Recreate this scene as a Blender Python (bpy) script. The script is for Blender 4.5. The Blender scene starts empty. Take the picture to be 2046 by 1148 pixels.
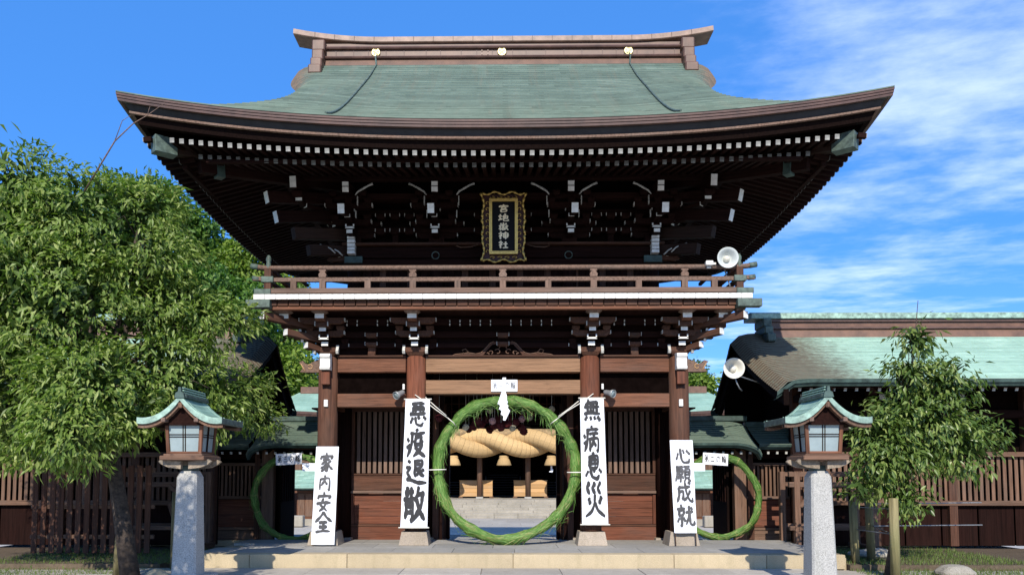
import bpy, bmesh, math, random
import numpy as np
from mathutils import Matrix, Vector
random.seed(7); rng = np.random.default_rng(11)
S = bpy.context.scene; COL = S.collection
R = math.radians
# ------------------------------------------------------------------ camera
cam = bpy.data.cameras.new('camera'); cam.sensor_width = 36; cam.lens = 26.041
cam.shift_x = 0.01765; cam.shift_y = 0.13953; cam.clip_end = 3000; cam.clip_start = 0.1
co = bpy.data.objects.new('camera', cam); COL.objects.link(co)
co.location = (0, -17, 1.82); co.rotation_euler = (R(90 + 3.5), 0, R(0.7)); S.camera = co
# ------------------------------------------------------------------ light
SUN_EL, SUN_AZ = 35.5, 3.0          # shadows run towards +Y and a little towards +X
EXPO = 0.42; SKY = 0.145
S.view_settings.view_transform = 'Standard'; S.view_settings.look = 'None'
S.view_settings.exposure = EXPO; S.view_settings.gamma = 1; S.view_settings.use_curve_mapping = False
sd = bpy.data.lights.new('sun', 'SUN'); sd.energy = 4.3; sd.angle = R(0.5); sd.color = (1, .93, .82)
so = bpy.data.objects.new('sun', sd); COL.objects.link(so)
d = Vector((math.sin(R(SUN_AZ)) * math.cos(R(SUN_EL)), math.cos(R(SUN_AZ)) * math.cos(R(SUN_EL)), -math.sin(R(SUN_EL))))
so.rotation_euler = d.to_track_quat('-Z', 'Y').to_euler(); so.location = (0, -30, 40)
w = bpy.data.worlds.new('World'); S.world = w; w.use_nodes = True
nt = w.node_tree; N = nt.nodes; Lk = nt.links
for n in list(N): N.remove(n)
def nd(t, **k):
    n = N.new(t)
    for a, b in k.items(): setattr(n, a, b)
    return n
out = nd('ShaderNodeOutputWorld'); bg = nd('ShaderNodeBackground'); sky = nd('ShaderNodeTexSky')
sky.sky_type = 'NISHITA'; sky.sun_disc = False; sky.sun_elevation = R(SUN_EL); sky.sun_rotation = R(180 + SUN_AZ)
sky.air_density = 0.75; sky.dust_density = 0.1; sky.ozone_density = 3.0
hs = nd('ShaderNodeHueSaturation'); hs.inputs['Saturation'].default_value = 1.30; hs.inputs['Value'].default_value = 1.5
hs.inputs['Hue'].default_value = 0.509
Lk.new(sky.outputs[0], hs.inputs['Color'])
blue = nd('ShaderNodeMix', data_type='RGBA'); blue.inputs[0].default_value = .62; Lk.new(hs.outputs[0], blue.inputs[6]); blue.inputs[7].default_value = (.52, 1.86, 5.1, 1)   # deep even blue of a dry clear day
tc = nd('ShaderNodeTexCoord'); sep = nd('ShaderNodeSeparateXYZ'); Lk.new(tc.outputs['Generated'], sep.inputs[0])
def wm(op, a, b=None, c=None):
    m = nd('ShaderNodeMath', operation=op)
    for i, v in enumerate((a, b, c)):
        if v is None: continue
        if hasattr(v, 'links') or hasattr(v, 'is_output'): Lk.new(v, m.inputs[i])
        else: m.inputs[i].default_value = v
    return m.outputs[0]
zc = wm('MAXIMUM', sep.outputs[2], 0.06)
u = wm('DIVIDE', sep.outputs[0], zc); v = wm('DIVIDE', sep.outputs[1], zc)
cb = nd('ShaderNodeCombineXYZ'); Lk.new(u, cb.inputs[0]); Lk.new(v, cb.inputs[1])
mp = nd('ShaderNodeMapping'); mp.inputs['Rotation'].default_value = (0, 0, R(24)); mp.inputs['Scale'].default_value = (0.85, 1.25, 1); mp.inputs['Location'].default_value = (1.3, .4, 0)
Lk.new(cb.outputs[0], mp.inputs[0])
n1 = nd('ShaderNodeTexNoise'); n1.inputs['Scale'].default_value = 1.1; n1.inputs['Detail'].default_value = 7; n1.inputs['Roughness'].default_value = .55; n1.inputs['Distortion'].default_value = .35
n2 = nd('ShaderNodeTexNoise'); n2.inputs['Scale'].default_value = 7; n2.inputs['Detail'].default_value = 8; n2.inputs['Roughness'].default_value = .6
Lk.new(mp.outputs[0], n1.inputs['Vector']); Lk.new(mp.outputs[0], n2.inputs['Vector'])
azr = wm('DIVIDE', sep.outputs[0], wm('MAXIMUM', sep.outputs[1], 0.05))
mr = nd('ShaderNodeMapRange', interpolation_type='SMOOTHSTEP'); Lk.new(azr, mr.inputs[0])
mr.inputs[1].default_value = -0.22; mr.inputs[2].default_value = 0.42; mr.inputs[3].default_value = -0.14; mr.inputs[4].default_value = 0.085
dens = wm('ADD', wm('ADD', wm('MULTIPLY', n1.outputs[0], .76), wm('MULTIPLY', n2.outputs[0], .24)), mr.outputs[0])
mr2 = nd('ShaderNodeMapRange', interpolation_type='SMOOTHSTEP'); Lk.new(dens, mr2.inputs[0])
mr2.inputs[1].default_value = .485; mr2.inputs[2].default_value = .83; mr2.inputs[3].default_value = 0; mr2.inputs[4].default_value = .52
mx = nd('ShaderNodeMix', data_type='RGBA'); Lk.new(mr2.outputs[0], mx.inputs[0]); Lk.new(blue.outputs[2], mx.inputs[6])
mx.inputs[7].default_value = (7.2, 8.0, 9.6, 1)
Lk.new(mx.outputs[2], bg.inputs[0]); bg.inputs[1].default_value = SKY; Lk.new(bg.outputs[0], out.inputs[0])

# ------------------------------------------------------------------ materials
def new_mat(name):
    m = bpy.data.materials.new(name); m.use_nodes = True
    t = m.node_tree; b = t.nodes['Principled BSDF']
    return m, t, b
def link(t, a, b): t.links.new(a, b)
def ramp(t, fac, stops):
    r = t.nodes.new('ShaderNodeValToRGB'); e = r.color_ramp.elements
    while len(e) < len(stops): e.new(.5)
    for i, (p, c) in enumerate(stops): e[i].position = p; e[i].color = (*c, 1)
    link(t, fac, r.inputs[0]); return r.outputs[0]
def noise(t, vec, sc, det=5, rough=.6, dist=0):
    n = t.nodes.new('ShaderNodeTexNoise'); n.inputs['Scale'].default_value = sc; n.inputs['Detail'].default_value = det
    n.inputs['Roughness'].default_value = rough; n.inputs['Distortion'].default_value = dist
    if vec is not None: link(t, vec, n.inputs['Vector'])
    return n.outputs[0]
def mapping(t, vec, scale=(1, 1, 1), loc=(0, 0, 0)):
    n = t.nodes.new('ShaderNodeMapping'); n.inputs['Scale'].default_value = scale; n.inputs['Location'].default_value = loc
    link(t, vec, n.inputs[0]); return n.outputs[0]
def math_(t, op, a, b=None):
    n = t.nodes.new('ShaderNodeMath'); n.operation = op
    for i, v in enumerate((a, b)):
        if v is None: continue
        if isinstance(v, (int, float)): n.inputs[i].default_value = v
        else: link(t, v, n.inputs[i])
    return n.outputs[0]
def mixc(t, f, a, b, mode='MIX'):
    n = t.nodes.new('ShaderNodeMix'); n.data_type = 'RGBA'; n.blend_type = mode
    for i, v in ((0, f), (6, a), (7, b)):
        if isinstance(v, (int, float)): n.inputs[i].default_value = v
        elif isinstance(v, tuple): n.inputs[i].default_value = (*v, 1)
        else: link(t, v, n.inputs[i])
    return n.outputs[2]
def bump(t, b, h, dist, strength=.6):
    n = t.nodes.new('ShaderNodeBump'); n.inputs['Strength'].default_value = strength; n.inputs['Distance'].default_value = dist
    link(t, h, n.inputs['Height']); link(t, n.outputs[0], b.inputs['Normal'])
def ocoord(t): return t.nodes.new('ShaderNodeTexCoord').outputs['Object']
def orand(t): return t.nodes.new('ShaderNodeObjectInfo').outputs['Random']
def islrand(t): return t.nodes.new('ShaderNodeNewGeometry').outputs['Random Per Island']
def pos(t): return t.nodes.new('ShaderNodeNewGeometry').outputs['Position']

def wood(name, base, dark=.30, light=1.6, rough=.75, grey=None, spec=.18):
    """timber: grain runs along the local Y axis of every beam"""
    m, t, b = new_mat(name); c = ocoord(t)
    off = t.nodes.new('ShaderNodeVectorMath'); off.operation = 'ADD'; link(t, c, off.inputs[0])
    sc = t.nodes.new('ShaderNodeCombineXYZ'); r = orand(t)
    link(t, math_(t, 'MULTIPLY', r, 37.), sc.inputs[0]); link(t, math_(t, 'MULTIPLY', r, 91.), sc.inputs[1]); link(t, sc.outputs[0], off.inputs[1])
    g = noise(t, mapping(t, off.outputs[0], (26, 1.1, 26)), 1.0, 6, .65, .6)
    f = noise(t, mapping(t, off.outputs[0], (90, 3, 90)), 1.0, 3, .6)
    big = noise(t, mapping(t, off.outputs[0], (1.6, .7, 1.6)), 1.0, 4, .6)
    A = tuple(x * dark for x in base); B = base; C_ = tuple(min(1, x * light) for x in base)
    col = ramp(t, math_(t, 'ADD', math_(t, 'MULTIPLY', g, .75), math_(t, 'MULTIPLY', f, .25)), [(.30, A), (.5, B), (.72, C_)])
    gr = grey or tuple(sum(base) / 3 * 1.25 * k for k in (1.1, 1.0, .88))
    col = mixc(t, math_(t, 'MULTIPLY', ramp(t, big, [(.45, (0, 0, 0)), (.75, (1, 1, 1))]), .32), col, gr)
    v = math_(t, 'ADD', math_(t, 'MULTIPLY', r, .35), .82)
    hsv = t.nodes.new('ShaderNodeHueSaturation'); link(t, v, hsv.inputs['Value']); link(t, col, hsv.inputs['Color'])
    link(t, hsv.outputs[0], b.inputs['Base Color'])
    b.inputs['Roughness'].default_value = rough; b.inputs['Specular IOR Level'].default_value = spec
    bump(t, b, math_(t, 'ADD', g, f), .005, .6); return m
def plain(name, col, rough=.6, var=.12, metal=0, sc=6, bmp=0.002, spec=.4):
    m, t, b = new_mat(name); c = ocoord(t); n = noise(t, c, sc, 6, .65); r = orand(t)
    lo = tuple(x * (1 - var * 2) for x in col); hi = tuple(min(1, x * (1 + var)) for x in col)
    cc = ramp(t, n, [(.32, lo), (.68, hi)])
    hsv = t.nodes.new('ShaderNodeHueSaturation'); link(t, math_(t, 'ADD', math_(t, 'MULTIPLY', r, var), 1 - var / 2), hsv.inputs['Value']); link(t, cc, hsv.inputs['Color'])
    link(t, hsv.outputs[0], b.inputs['Base Color']); b.inputs['Roughness'].default_value = rough; b.inputs['Metallic'].default_value = metal
    b.inputs['Specular IOR Level'].default_value = spec
    if bmp: bump(t, b, noise(t, c, sc * 6, 4, .6), bmp, .5)
    return m
def stone(name, col, speck=.5, sc=60, var=.2, rough=.85):
    m, t, b = new_mat(name); c = pos(t); r = orand(t)
    s = noise(t, c, sc, 2, .7); n = noise(t, c, 1.3, 6, .65); st = noise(t, c, 7, 5, .7)
    cc = ramp(t, n, [(.3, tuple(x * (1 - var) for x in col)), (.7, tuple(min(1, x * (1 + var * .6)) for x in col))])
    cc = mixc(t, ramp(t, st, [(.5, (0, 0, 0)), (.75, (.45, .45, .45))]), cc, tuple(x * .62 for x in col))
    run = noise(t, mapping(t, c, (5, 5, .55)), 1.0, 5, .65)
    cc = mixc(t, ramp(t, run, [(.5, (0, 0, 0)), (.72, (.5, .5, .5))]), cc, tuple(x * y for x, y in zip(col, (.55, .56, .48))))
    cc = mixc(t, speck, cc, ramp(t, s, [(.36, tuple(x * .35 for x in col)), (.5, col), (.66, tuple(min(1, x * 1.5) for x in col))]))
    hsv = t.nodes.new('ShaderNodeHueSaturation'); link(t, math_(t, 'ADD', math_(t, 'MULTIPLY', r, .2), .9), hsv.inputs['Value']); link(t, cc, hsv.inputs['Color'])
    link(t, hsv.outputs[0], b.inputs['Base Color']); b.inputs['Roughness'].default_value = rough; b.inputs['Specular IOR Level'].default_value = .25
    bump(t, b, s, .003, .4); return m
def copper(name, base, brown, lite, xo=None, zmin=-5, streak=1.0, rough=.5):
    """verdigris sheet copper: UV.x counts sheets, UV.y counts courses; brown patina near the rolled gable edges (|x| between xo)"""
    m, t, b = new_mat(name); uv = t.nodes.new('ShaderNodeUVMap').outputs[0]; p = pos(t)
    s = t.nodes.new('ShaderNodeSeparateXYZ'); link(t, uv, s.inputs[0])
    row = math_(t, 'FLOOR', s.outputs[1]); stag = math_(t, 'MULTIPLY', math_(t, 'MODULO', row, 2.), .5)
    colm = math_(t, 'FLOOR', math_(t, 'ADD', s.outputs[0], stag))
    cb = t.nodes.new('ShaderNodeCombineXYZ'); link(t, colm, cb.inputs[0]); link(t, row, cb.inputs[1])
    wn = t.nodes.new('ShaderNodeTexWhiteNoise'); wn.noise_dimensions = '2D'; link(t, cb.outputs[0], wn.inputs['Vector'])
    fx = math_(t, 'FRACT', math_(t, 'ADD', s.outputs[0], stag)); seam = math_(t, 'LESS_THAN', fx, .05)
    n = noise(t, mapping(t, p, (.55, .55, .9)), 1.0, 6, .65, .5)
    fine = noise(t, mapping(t, p, (5, 9, 9)), 1.0, 5, .7); st = noise(t, mapping(t, p, (7, .5, .6)), 1.0, 4, .6)
    f = math_(t, 'ADD', math_(t, 'ADD', math_(t, 'MULTIPLY', n, .52), math_(t, 'MULTIPLY', fine, .32)), math_(t, 'MULTIPLY', wn.outputs['Value'], .17))
    cc = ramp(t, f, [(.32, tuple(x * .68 for x in base)), (.52, base), (.74, lite)])
    cc = mixc(t, math_(t, 'MULTIPLY', ramp(t, st, [(.52, (0, 0, 0)), (.78, (1, 1, 1))]), .32 * streak), cc, brown)
    rn = t.nodes.new('ShaderNodeTexWhiteNoise'); rn.noise_dimensions = '1D'; link(t, row, rn.inputs['W'])
    lipm = math_(t, 'MULTIPLY', math_(t, 'LESS_THAN', math_(t, 'FRACT', s.outputs[1]), .3), math_(t, 'ADD', math_(t, 'MULTIPLY', noise(t, mapping(t, p, (1.2, .3, .3)), 1.0, 4, .6), .9), -.1))
    cc = mixc(t, math_(t, 'MULTIPLY', math_(t, 'MAXIMUM', lipm, 0.), .75), cc, tuple(min(1, x * 1.35) for x in lite))  # highlight streaks painted along the lower lip of the courses
    hv = t.nodes.new('ShaderNodeHueSaturation'); link(t, math_(t, 'ADD', math_(t, 'MULTIPLY', rn.outputs['Value'], .34), .80), hv.inputs['Value']); link(t, cc, hv.inputs['Color']); cc = hv.outputs[0]
    if xo:
        sx = t.nodes.new('ShaderNodeSeparateXYZ'); link(t, p, sx.inputs[0]); ax = math_(t, 'ABSOLUTE', sx.outputs[0])
        mr = t.nodes.new('ShaderNodeMapRange'); mr.interpolation_type = 'SMOOTHSTEP'; link(t, math_(t, 'ADD', ax, math_(t, 'MULTIPLY', math_(t, 'SUBTRACT', fine, .5), 1.2 * abs(xo[1] - xo[0]))), mr.inputs[0])
        mr.inputs[1].default_value = xo[0]; mr.inputs[2].default_value = xo[1]
        zm = t.nodes.new('ShaderNodeMapRange'); link(t, sx.outputs[2], zm.inputs[0]); zm.inputs[1].default_value = zmin; zm.inputs[2].default_value = zmin + .5
        cc = mixc(t, math_(t, 'MULTIPLY', mr.outputs[0], zm.outputs[0]), cc, ramp(t, fine, [(.3, tuple(x * .7 for x in brown)), (.7, tuple(x * 1.25 for x in brown))]))
    cc = mixc(t, math_(t, 'MULTIPLY', seam, .35), cc, tuple(x * .5 for x in base))
    link(t, cc, b.inputs['Base Color']); b.inputs['Roughness'].default_value = rough + .15; b.inputs['Specular IOR Level'].default_value = .2
    bump(t, b, fine, .004, .35); return m
def leafmat(name, a, b_, trans=.35, rough=.45):
    m, t, b = new_mat(name); r = islrand(t)
    c = ramp(t, r, [(.0, tuple(x * .65 for x in a)), (.5, a), (1., b_)])
    link(t, c, b.inputs['Base Color']); b.inputs['Roughness'].default_value = rough; b.inputs['Specular IOR Level'].default_value = .35
    tr = t.nodes.new('ShaderNodeBsdfTranslucent'); link(t, mixc(t, 1.0, c, (1.0, 1.25, .5), 'MULTIPLY'), tr.inputs[0])
    ms = t.nodes.new('ShaderNodeMixShader'); ms.inputs[0].default_value = trans
    link(t, b.outputs[0], ms.inputs[1]); link(t, tr.outputs[0], ms.inputs[2]); link(t, ms.outputs[0], t.nodes['Material Output'].inputs[0]); return m

M = {}
M['wood'] = wood('weathered_brown_timber', (.150, .064, .036))
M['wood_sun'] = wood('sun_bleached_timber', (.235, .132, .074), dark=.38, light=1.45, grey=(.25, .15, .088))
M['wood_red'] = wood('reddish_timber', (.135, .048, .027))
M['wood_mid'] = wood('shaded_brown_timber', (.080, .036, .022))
M['wood_dark'] = wood('shade_dark_timber', (.017, .0068, .0052), grey=(.017, .010, .008), spec=.05)  # brown timber with the shade under the eaves put into its colour
M['wood_dim'] = wood('dim_brown_timber', (.030, .015, .010))
M['wood_black'] = wood('shade_black_timber', (.008, .0042, .0034), grey=(.008, .006, .005), spec=.03)  # deepest roof shade put into the timber colour
M['wood_grey'] = wood('silvered_timber', (.165, .105, .078))
M['wood_pale'] = wood('pale_new_timber', (.50, .30, .135), dark=.8, light=1.15)
M['wood_post'] = wood('mossy_stake_timber', (.20, .17, .085), grey=(.10, .13, .04))
M['wood_silver'] = wood('silver_grey_timber', (.25, .20, .145))
M['wood_rack'] = wood('rack_timber', (.15, .085, .055))
M['white'] = plain('white_paint', (.78, .77, .72), .55, .10, sc=9)
M['white_worn'] = plain('worn_white_paint', (.52, .51, .46), .65, .22, sc=14)
M['paper'] = plain('banner_cloth', (.80, .82, .87), .8, .03, sc=3, bmp=0)
M['ink'] = plain('black_ink', (.028, .028, .031), .7, .2, bmp=0)
M['ink_grey'] = plain('grey_ink', (.085, .085, .09), .7, .25, bmp=0)
M['gold'] = plain('gilt', (.62, .42, .12), .38, .15, metal=.75, sc=20)
M['gilt_old'] = plain('old_gilt', (.55, .38, .14), .5, .2, metal=.25, sc=24)
M['gilt_text'] = plain('gilt_lettering', (.85, .72, .48), .5, .1, metal=.0)
M['crest'] = plain('polished_gold', (.95, .80, .36), .32, .05, metal=.3)
M['lacquer'] = plain('black_lacquer', (.005, .005, .006), .5, .1, bmp=0, spec=.1)
M['carved_red'] = plain('carved_dark_red_timber', (.05, .012, .010), .6, .2)
M['roof'] = copper('verdigris_copper_shingles', (.084, .126, .098), (.165, .118, .078), (.165, .215, .172), xo=(4.75, 5.4), zmin=11.0)
M['roof_side'] = copper('pale_verdigris_copper', (.27, .43, .34), (.125, .09, .062), (.42, .58, .47), xo=(9.2, 7.3), streak=.6)
M['roof_green'] = copper('bright_verdigris_copper', (.22, .37, .295), (.18, .16, .10), (.38, .54, .44))
M['roof_dark'] = copper('dull_verdigris_copper', (.085, .125, .098), (.09, .075, .05), (.16, .20, .15))
M['copper_brown'] = plain('brown_copper_cladding', (.094, .048, .036), .55, .22, sc=3, spec=.5)
M['copper_ridge'] = plain('tan_copper_cladding', (.140, .070, .042), .5, .2, sc=2.5, spec=.5)
M['copper_pale'] = plain('pale_copper_cladding', (.24, .150, .105), .5, .22, sc=4, spec=.5)
M['copper_green'] = plain('green_copper_fitting', (.095, .135, .112), .6, .3, sc=9)
M['copper_dkgreen'] = plain('dark_green_copper_edge', (.05, .085, .072), .55, .3, sc=5)
M['band_dark'] = plain('dark_eave_band', (.022, .022, .026), .6, .2)
M['granite'] = stone('pale_granite', (.40, .39, .36), .55, 75)
M['granite_warm'] = stone('warm_granite', (.45, .365, .235), .25, 60, .12)
M['base_stone'] = stone('column_base_stone', (.36, .30, .235), .3, 55, .2)
M['paving'] = stone('paving_stone', (.42, .385, .33), .22, 50, .15)
M['floor_stone'] = stone('platform_stone', (.33, .315, .285), .22, 50, .16)
M['pale_stone'] = stone('pale_step_stone', (.35, .32, .265), .25, 40, .2)
M['ground'] = stone('packed_ground', (.25, .21, .16), .3, 30, .2)
M['straw'] = wood('rice_straw', (.52, .35, .165), dark=.62, light=1.22, rough=.9, grey=(.40, .27, .13), spec=.08)
M['straw_dark'] = plain('weathered_straw', (.30, .21, .11), .85, .25, sc=5, bmp=.01)
M['cord'] = plain('white_cord', (.74, .71, .62), .8, .1)
M['metal_grey'] = plain('grey_metal', (.30, .31, .31), .45, .1, metal=.3)
M['horn'] = plain('cream_horn_paint', (.66, .63, .54), .4, .06)
M['horn_grey'] = plain('pale_grey_horn_paint', (.50, .54, .53), .42, .05)
M['copper_mint'] = plain('mint_copper_edge', (.30, .44, .36), .55, .3, sc=8)
M['tip'] = plain('eave_shade_white', (.27, .265, .24), .7, .22, sc=12)  # white paint darkened in colour for the shade of the eave edge
M['tip_dim'] = plain('deep_eave_shade_white', (.13, .125, .11), .7, .3, sc=12)  # white paint dimmed further, imitating shade deeper under the eave
M['glass'] = plain('frosted_lantern_glass', (.27, .335, .34), .25, .06, bmp=0, spec=.6)
M['grass_blade'] = leafmat('fresh_cut_reed', (.10, .225, .040), (.22, .35, .09), .15, .6)
M['grass_core'] = plain('bound_reed', (.10, .20, .04), .8, .35, sc=12, bmp=.01)
M['reed_dry'] = leafmat('yellowing_reed', (.30, .30, .10), (.38, .34, .16), .15, .6)
M['leaf_cherry'] = leafmat('cherry_leaf', (.17, .255, .045), (.39, .45, .145), .42, .42)
M['leaf_shade'] = leafmat('inner_shade_leaf', (.045, .085, .016), (.09, .14, .03), .2, .5)  # dark colour imitates the shaded gaps inside the crown
M['leaf_dark'] = leafmat('glossy_dark_leaf', (.10, .165, .03), (.29, .34, .10), .25, .35)
M['leaf_hill'] = leafmat('hillside_leaf', (.085, .18, .028), (.17, .29, .055), .35, .5)
M['leaf_hill2'] = leafmat('yellow_green_leaf', (.15, .24, .03), (.27, .35, .06), .35, .5)
M['leaf_pine'] = leafmat('conifer_leaf', (.075, .15, .028), (.15, .24, .045), .25, .5)
M['lawn'] = leafmat('lawn_blade', (.10, .16, .03), (.2, .24, .07), .25, .6)
M['bark'] = plain('grey_brown_bark', (.075, .055, .042), .9, .35, sc=14, bmp=.02)
M['earth'] = stone('earth', (.12, .09, .06), .3, 20, .3)
M['flower_red'] = plain('dark_red_paper', (.11, .014, .018), .7, .3)
M['flower_pink'] = plain('pale_pink_paper', (.62, .36, .36), .7, .15)
M['flower_cream'] = plain('cream_paper', (.62, .55, .40), .7, .15)
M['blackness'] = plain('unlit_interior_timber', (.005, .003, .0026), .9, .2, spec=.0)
M['slat_blue'] = plain('blue_grey_step_board', (.035, .042, .050), .6, .2)

# ------------------------------------------------------------------ object helpers
W = {}
def T(v): return Matrix.Translation(Vector(v))
def add(name, mesh, parent, Mw, label=None, kind=None):
    o = bpy.data.objects.new(name, mesh); COL.objects.link(o)
    if parent is not None:
        o.parent = parent; o.matrix_basis = W[parent].inverted() @ Mw
    else: o.matrix_basis = Mw
    W[o] = Mw
    if label: o['label'] = label
    if kind: o['kind'] = kind
    return o
def thing(name, label, cat, loc=(0, 0, 0), rz=0, group=None):
    o = bpy.data.objects.new(name, None); COL.objects.link(o); o.empty_display_size = .2
    Mw = T(loc) @ Matrix.Rotation(rz, 4, 'Z'); o.matrix_basis = Mw; W[o] = Mw
    o['label'] = label; o['category'] = cat
    if group: o['group'] = group
    return o
def tag(o, label, cat, group=None):
    o['label'] = label; o['category'] = cat
    if group: o['group'] = group
    return o
def copy_tree(o, parent=None):
    c = o.copy(); COL.objects.link(c); c.parent = parent
    for ch in list(o.children): copy_tree(ch, c)
    return c
def frame(p0, p1, up=(0, 0, 1)):
    p0 = Vector(p0); p1 = Vector(p1); y = (p1 - p0).normalized(); up = Vector(up)
    if abs(y.dot(up)) > .985: up = Vector((0, -1, 0))
    x = y.cross(up).normalized(); z = x.cross(y)
    m = Matrix((x, y, z)).transposed().to_4x4(); m.translation = (p0 + p1) / 2
    return m, (p1 - p0).length
MC = {}
def box_mesh(w, L, h, mat, ch=.006, taper=None):
    k = (round(w, 4), round(L, 4), round(h, 4), mat, ch, taper)
    if k in MC: return MC[k]
    bm = bmesh.new(); bmesh.ops.create_cube(bm, size=1)
    for v in bm.verts:
        t = 1
        if taper and v.co.y * taper[1] > 0: t = taper[0]
        v.co = Vector((v.co.x * w * t, v.co.y * L, v.co.z * h * t))
    c = min(ch, min(w, L, h) * .3)
    if c > .0015: bmesh.ops.bevel(bm, geom=bm.edges[:], offset=c, segments=1, affect='EDGES')
    me = bpy.data.meshes.new('timber'); bm.to_mesh(me); bm.free(); me.materials.append(M[mat]); MC[k] = me; return me
def beam(parent, name, p0, p1, w, h, mat='wood', ch=.008, up=(0, 0, 1), label=None, taper=None):
    m, L = frame(p0, p1, up); return add(name, box_mesh(w, L, h, mat, ch, taper), parent, m, label)
def block(parent, name, c, sx, sy, sz, mat='wood', ch=.008, rz=0, label=None):
    # long axis gets the grain: a box centred on c
    m = T(c) @ Matrix.Rotation(rz, 4, 'Z')
    if sx >= sy and sx >= sz: return add(name, box_mesh(sy, sx, sz, mat, ch), parent, m @ Matrix.Rotation(R(-90), 4, 'Z'), label)
    if sz > sx and sz > sy: return add(name, box_mesh(sx, sz, sy, mat, ch), parent, m @ Matrix.Rotation(R(90), 4, 'X'), label)
    return add(name, box_mesh(sx, sy, sz, mat, ch), parent, m, label)
def cyl_mesh(r0, r1, L, mat, n=20, ch=.01):
    k = ('c', round(r0, 4), round(r1, 4), round(L, 4), mat, n)
    if k in MC: return MC[k]
    bm = bmesh.new(); bmesh.ops.create_cone(bm, cap_ends=True, segments=n, radius1=r0, radius2=r1, depth=L)
    bmesh.ops.rotate(bm, verts=bm.verts, cent=(0, 0, 0), matrix=Matrix.Rotation(R(-90), 3, 'X'))
    for f in bm.faces: f.smooth = len(f.verts) == 4
    me = bpy.data.meshes.new('round'); bm.to_mesh(me); bm.free(); me.materials.append(M[mat]); MC[k] = me; return me
def post(parent, name, p0, p1, r0, mat='wood', r1=None, n=20, label=None):
    m, L = frame(p0, p1); return add(name, cyl_mesh(r0, r1 if r1 is not None else r0, L, mat, n), parent, m, label)
class MB:
    """collects faces of ONE object (world coordinates)"""
    def __init__(s): s.v = []; s.f = []; s.uv = []; s.mi = []; s.sm = []
    def quad(s, a, b, c, d, uv=None, mi=0, sm=False):
        i = len(s.v); s.v += [a, b, c, d]; s.f.append((i, i + 1, i + 2, i + 3)); s.uv += uv or [(0, 0)] * 4; s.mi.append(mi); s.sm.append(sm)
    def poly(s, pts, mi=0):
        i = len(s.v); s.v += pts; s.f.append(tuple(range(i, i + len(pts)))); s.uv += [(0, 0)] * len(pts); s.mi.append(mi); s.sm.append(False)
    def box(s, c, sx, sy, sz, m=None):
        P = [Vector((c[0] + a * sx / 2, c[1] + b * sy / 2, c[2] + e * sz / 2)) for e in (-1, 1) for a, b in ((-1, -1), (1, -1), (1, 1), (-1, 1))]
        if m: P = [m @ p for p in P]
        P = [tuple(p) for p in P]
        for q in ((3, 2, 1, 0), (4, 5, 6, 7), (0, 1, 5, 4), (1, 2, 6, 5), (2, 3, 7, 6), (3, 0, 4, 7)): s.quad(*[P[k] for k in q])
    def grid(s, fn, nu, nv, uvf=None, mi=0, sm=True, flip=False):
        P = [[tuple(fn(i / nu, j / nv)) for j in range(nv + 1)] for i in range(nu + 1)]
        b = len(s.v)
        for i in range(nu + 1):
            for j in range(nv + 1): s.v.append(P[i][j])
        ix = lambda i, j: b + i * (nv + 1) + j
        for i in range(nu):
            for j in range(nv):
                q = [(i, j), (i + 1, j), (i + 1, j + 1), (i, j + 1)]
                if flip: q = q[::-1]
                s.f.append(tuple(ix(*k) for k in q)); s.uv += [(uvf(k[0] / nu, k[1] / nv) if uvf else (0, 0)) for k in q]; s.mi.append(mi); s.sm.append(sm)
    def tube(s, pts, r, n=8, cap=True):
        pts = [Vector(p) for p in pts]; rs = r if isinstance(r, (list, tuple)) else [r] * len(pts); b = len(s.v); up = Vector((.13, .21, .97))
        for i, p in enumerate(pts):
            t = (pts[min(i + 1, len(pts) - 1)] - pts[max(i - 1, 0)]).normalized(); x = t.cross(up)
            if x.length < .05: x = t.cross(Vector((1, 0, 0)))
            x.normalize(); y = x.cross(t)
            for k in range(n):
                a = 2 * math.pi * k / n; s.v.append(tuple(p + (x * math.cos(a) + y * math.sin(a)) * rs[i]))
        for i in range(len(pts) - 1):
            for k in range(n):
                s.f.append((b + i * n + k, b + i * n + (k + 1) % n, b + (i + 1) * n + (k + 1) % n, b + (i + 1) * n + k)); s.uv += [(0, 0)] * 4; s.mi.append(0); s.sm.append(True)
        if cap:
            for e, rev in ((0, False), (len(pts) - 1, True)):
                q = [b + e * n + k for k in range(n)]; s.f.append(tuple(q if rev else q[::-1])); s.uv += [(0, 0)] * n; s.mi.append(0); s.sm.append(False)
    def lathe(s, prof, m=None, n=24, mi=0):
        # prof: list of (r, z)
        b = len(s.v)
        for r, z in prof:
            for k in range(n):
                a = 2 * math.pi * k / n; p = Vector((r * math.cos(a), r * math.sin(a), z)); s.v.append(tuple(m @ p if m else p))
        for i in range(len(prof) - 1):
            for k in range(n):
                s.f.append((b + i * n + k, b + i * n + (k + 1) % n, b + (i + 1) * n + (k + 1) % n, b + (i + 1) * n + k)); s.uv += [(0, 0)] * 4; s.mi.append(mi); s.sm.append(True)
    def prism(s, outline, y0, y1, plane='XZ', m=None):
        # outline extruded along the third axis
        def P(a, b, e):
            q = Vector((a, e, b)) if plane == 'XZ' else (Vector((e, a, b)) if plane == 'YZ' else Vector((a, b, e)))
            return tuple(m @ q if m else q)
        n = len(outline); A = [P(a, b, y0) for a, b in outline]; B = [P(a, b, y1) for a, b in outline]
        s.poly(A); s.poly(B[::-1])
        for i in range(n): s.quad(A[i], B[i], B[(i + 1) % n], A[(i + 1) % n])
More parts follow.
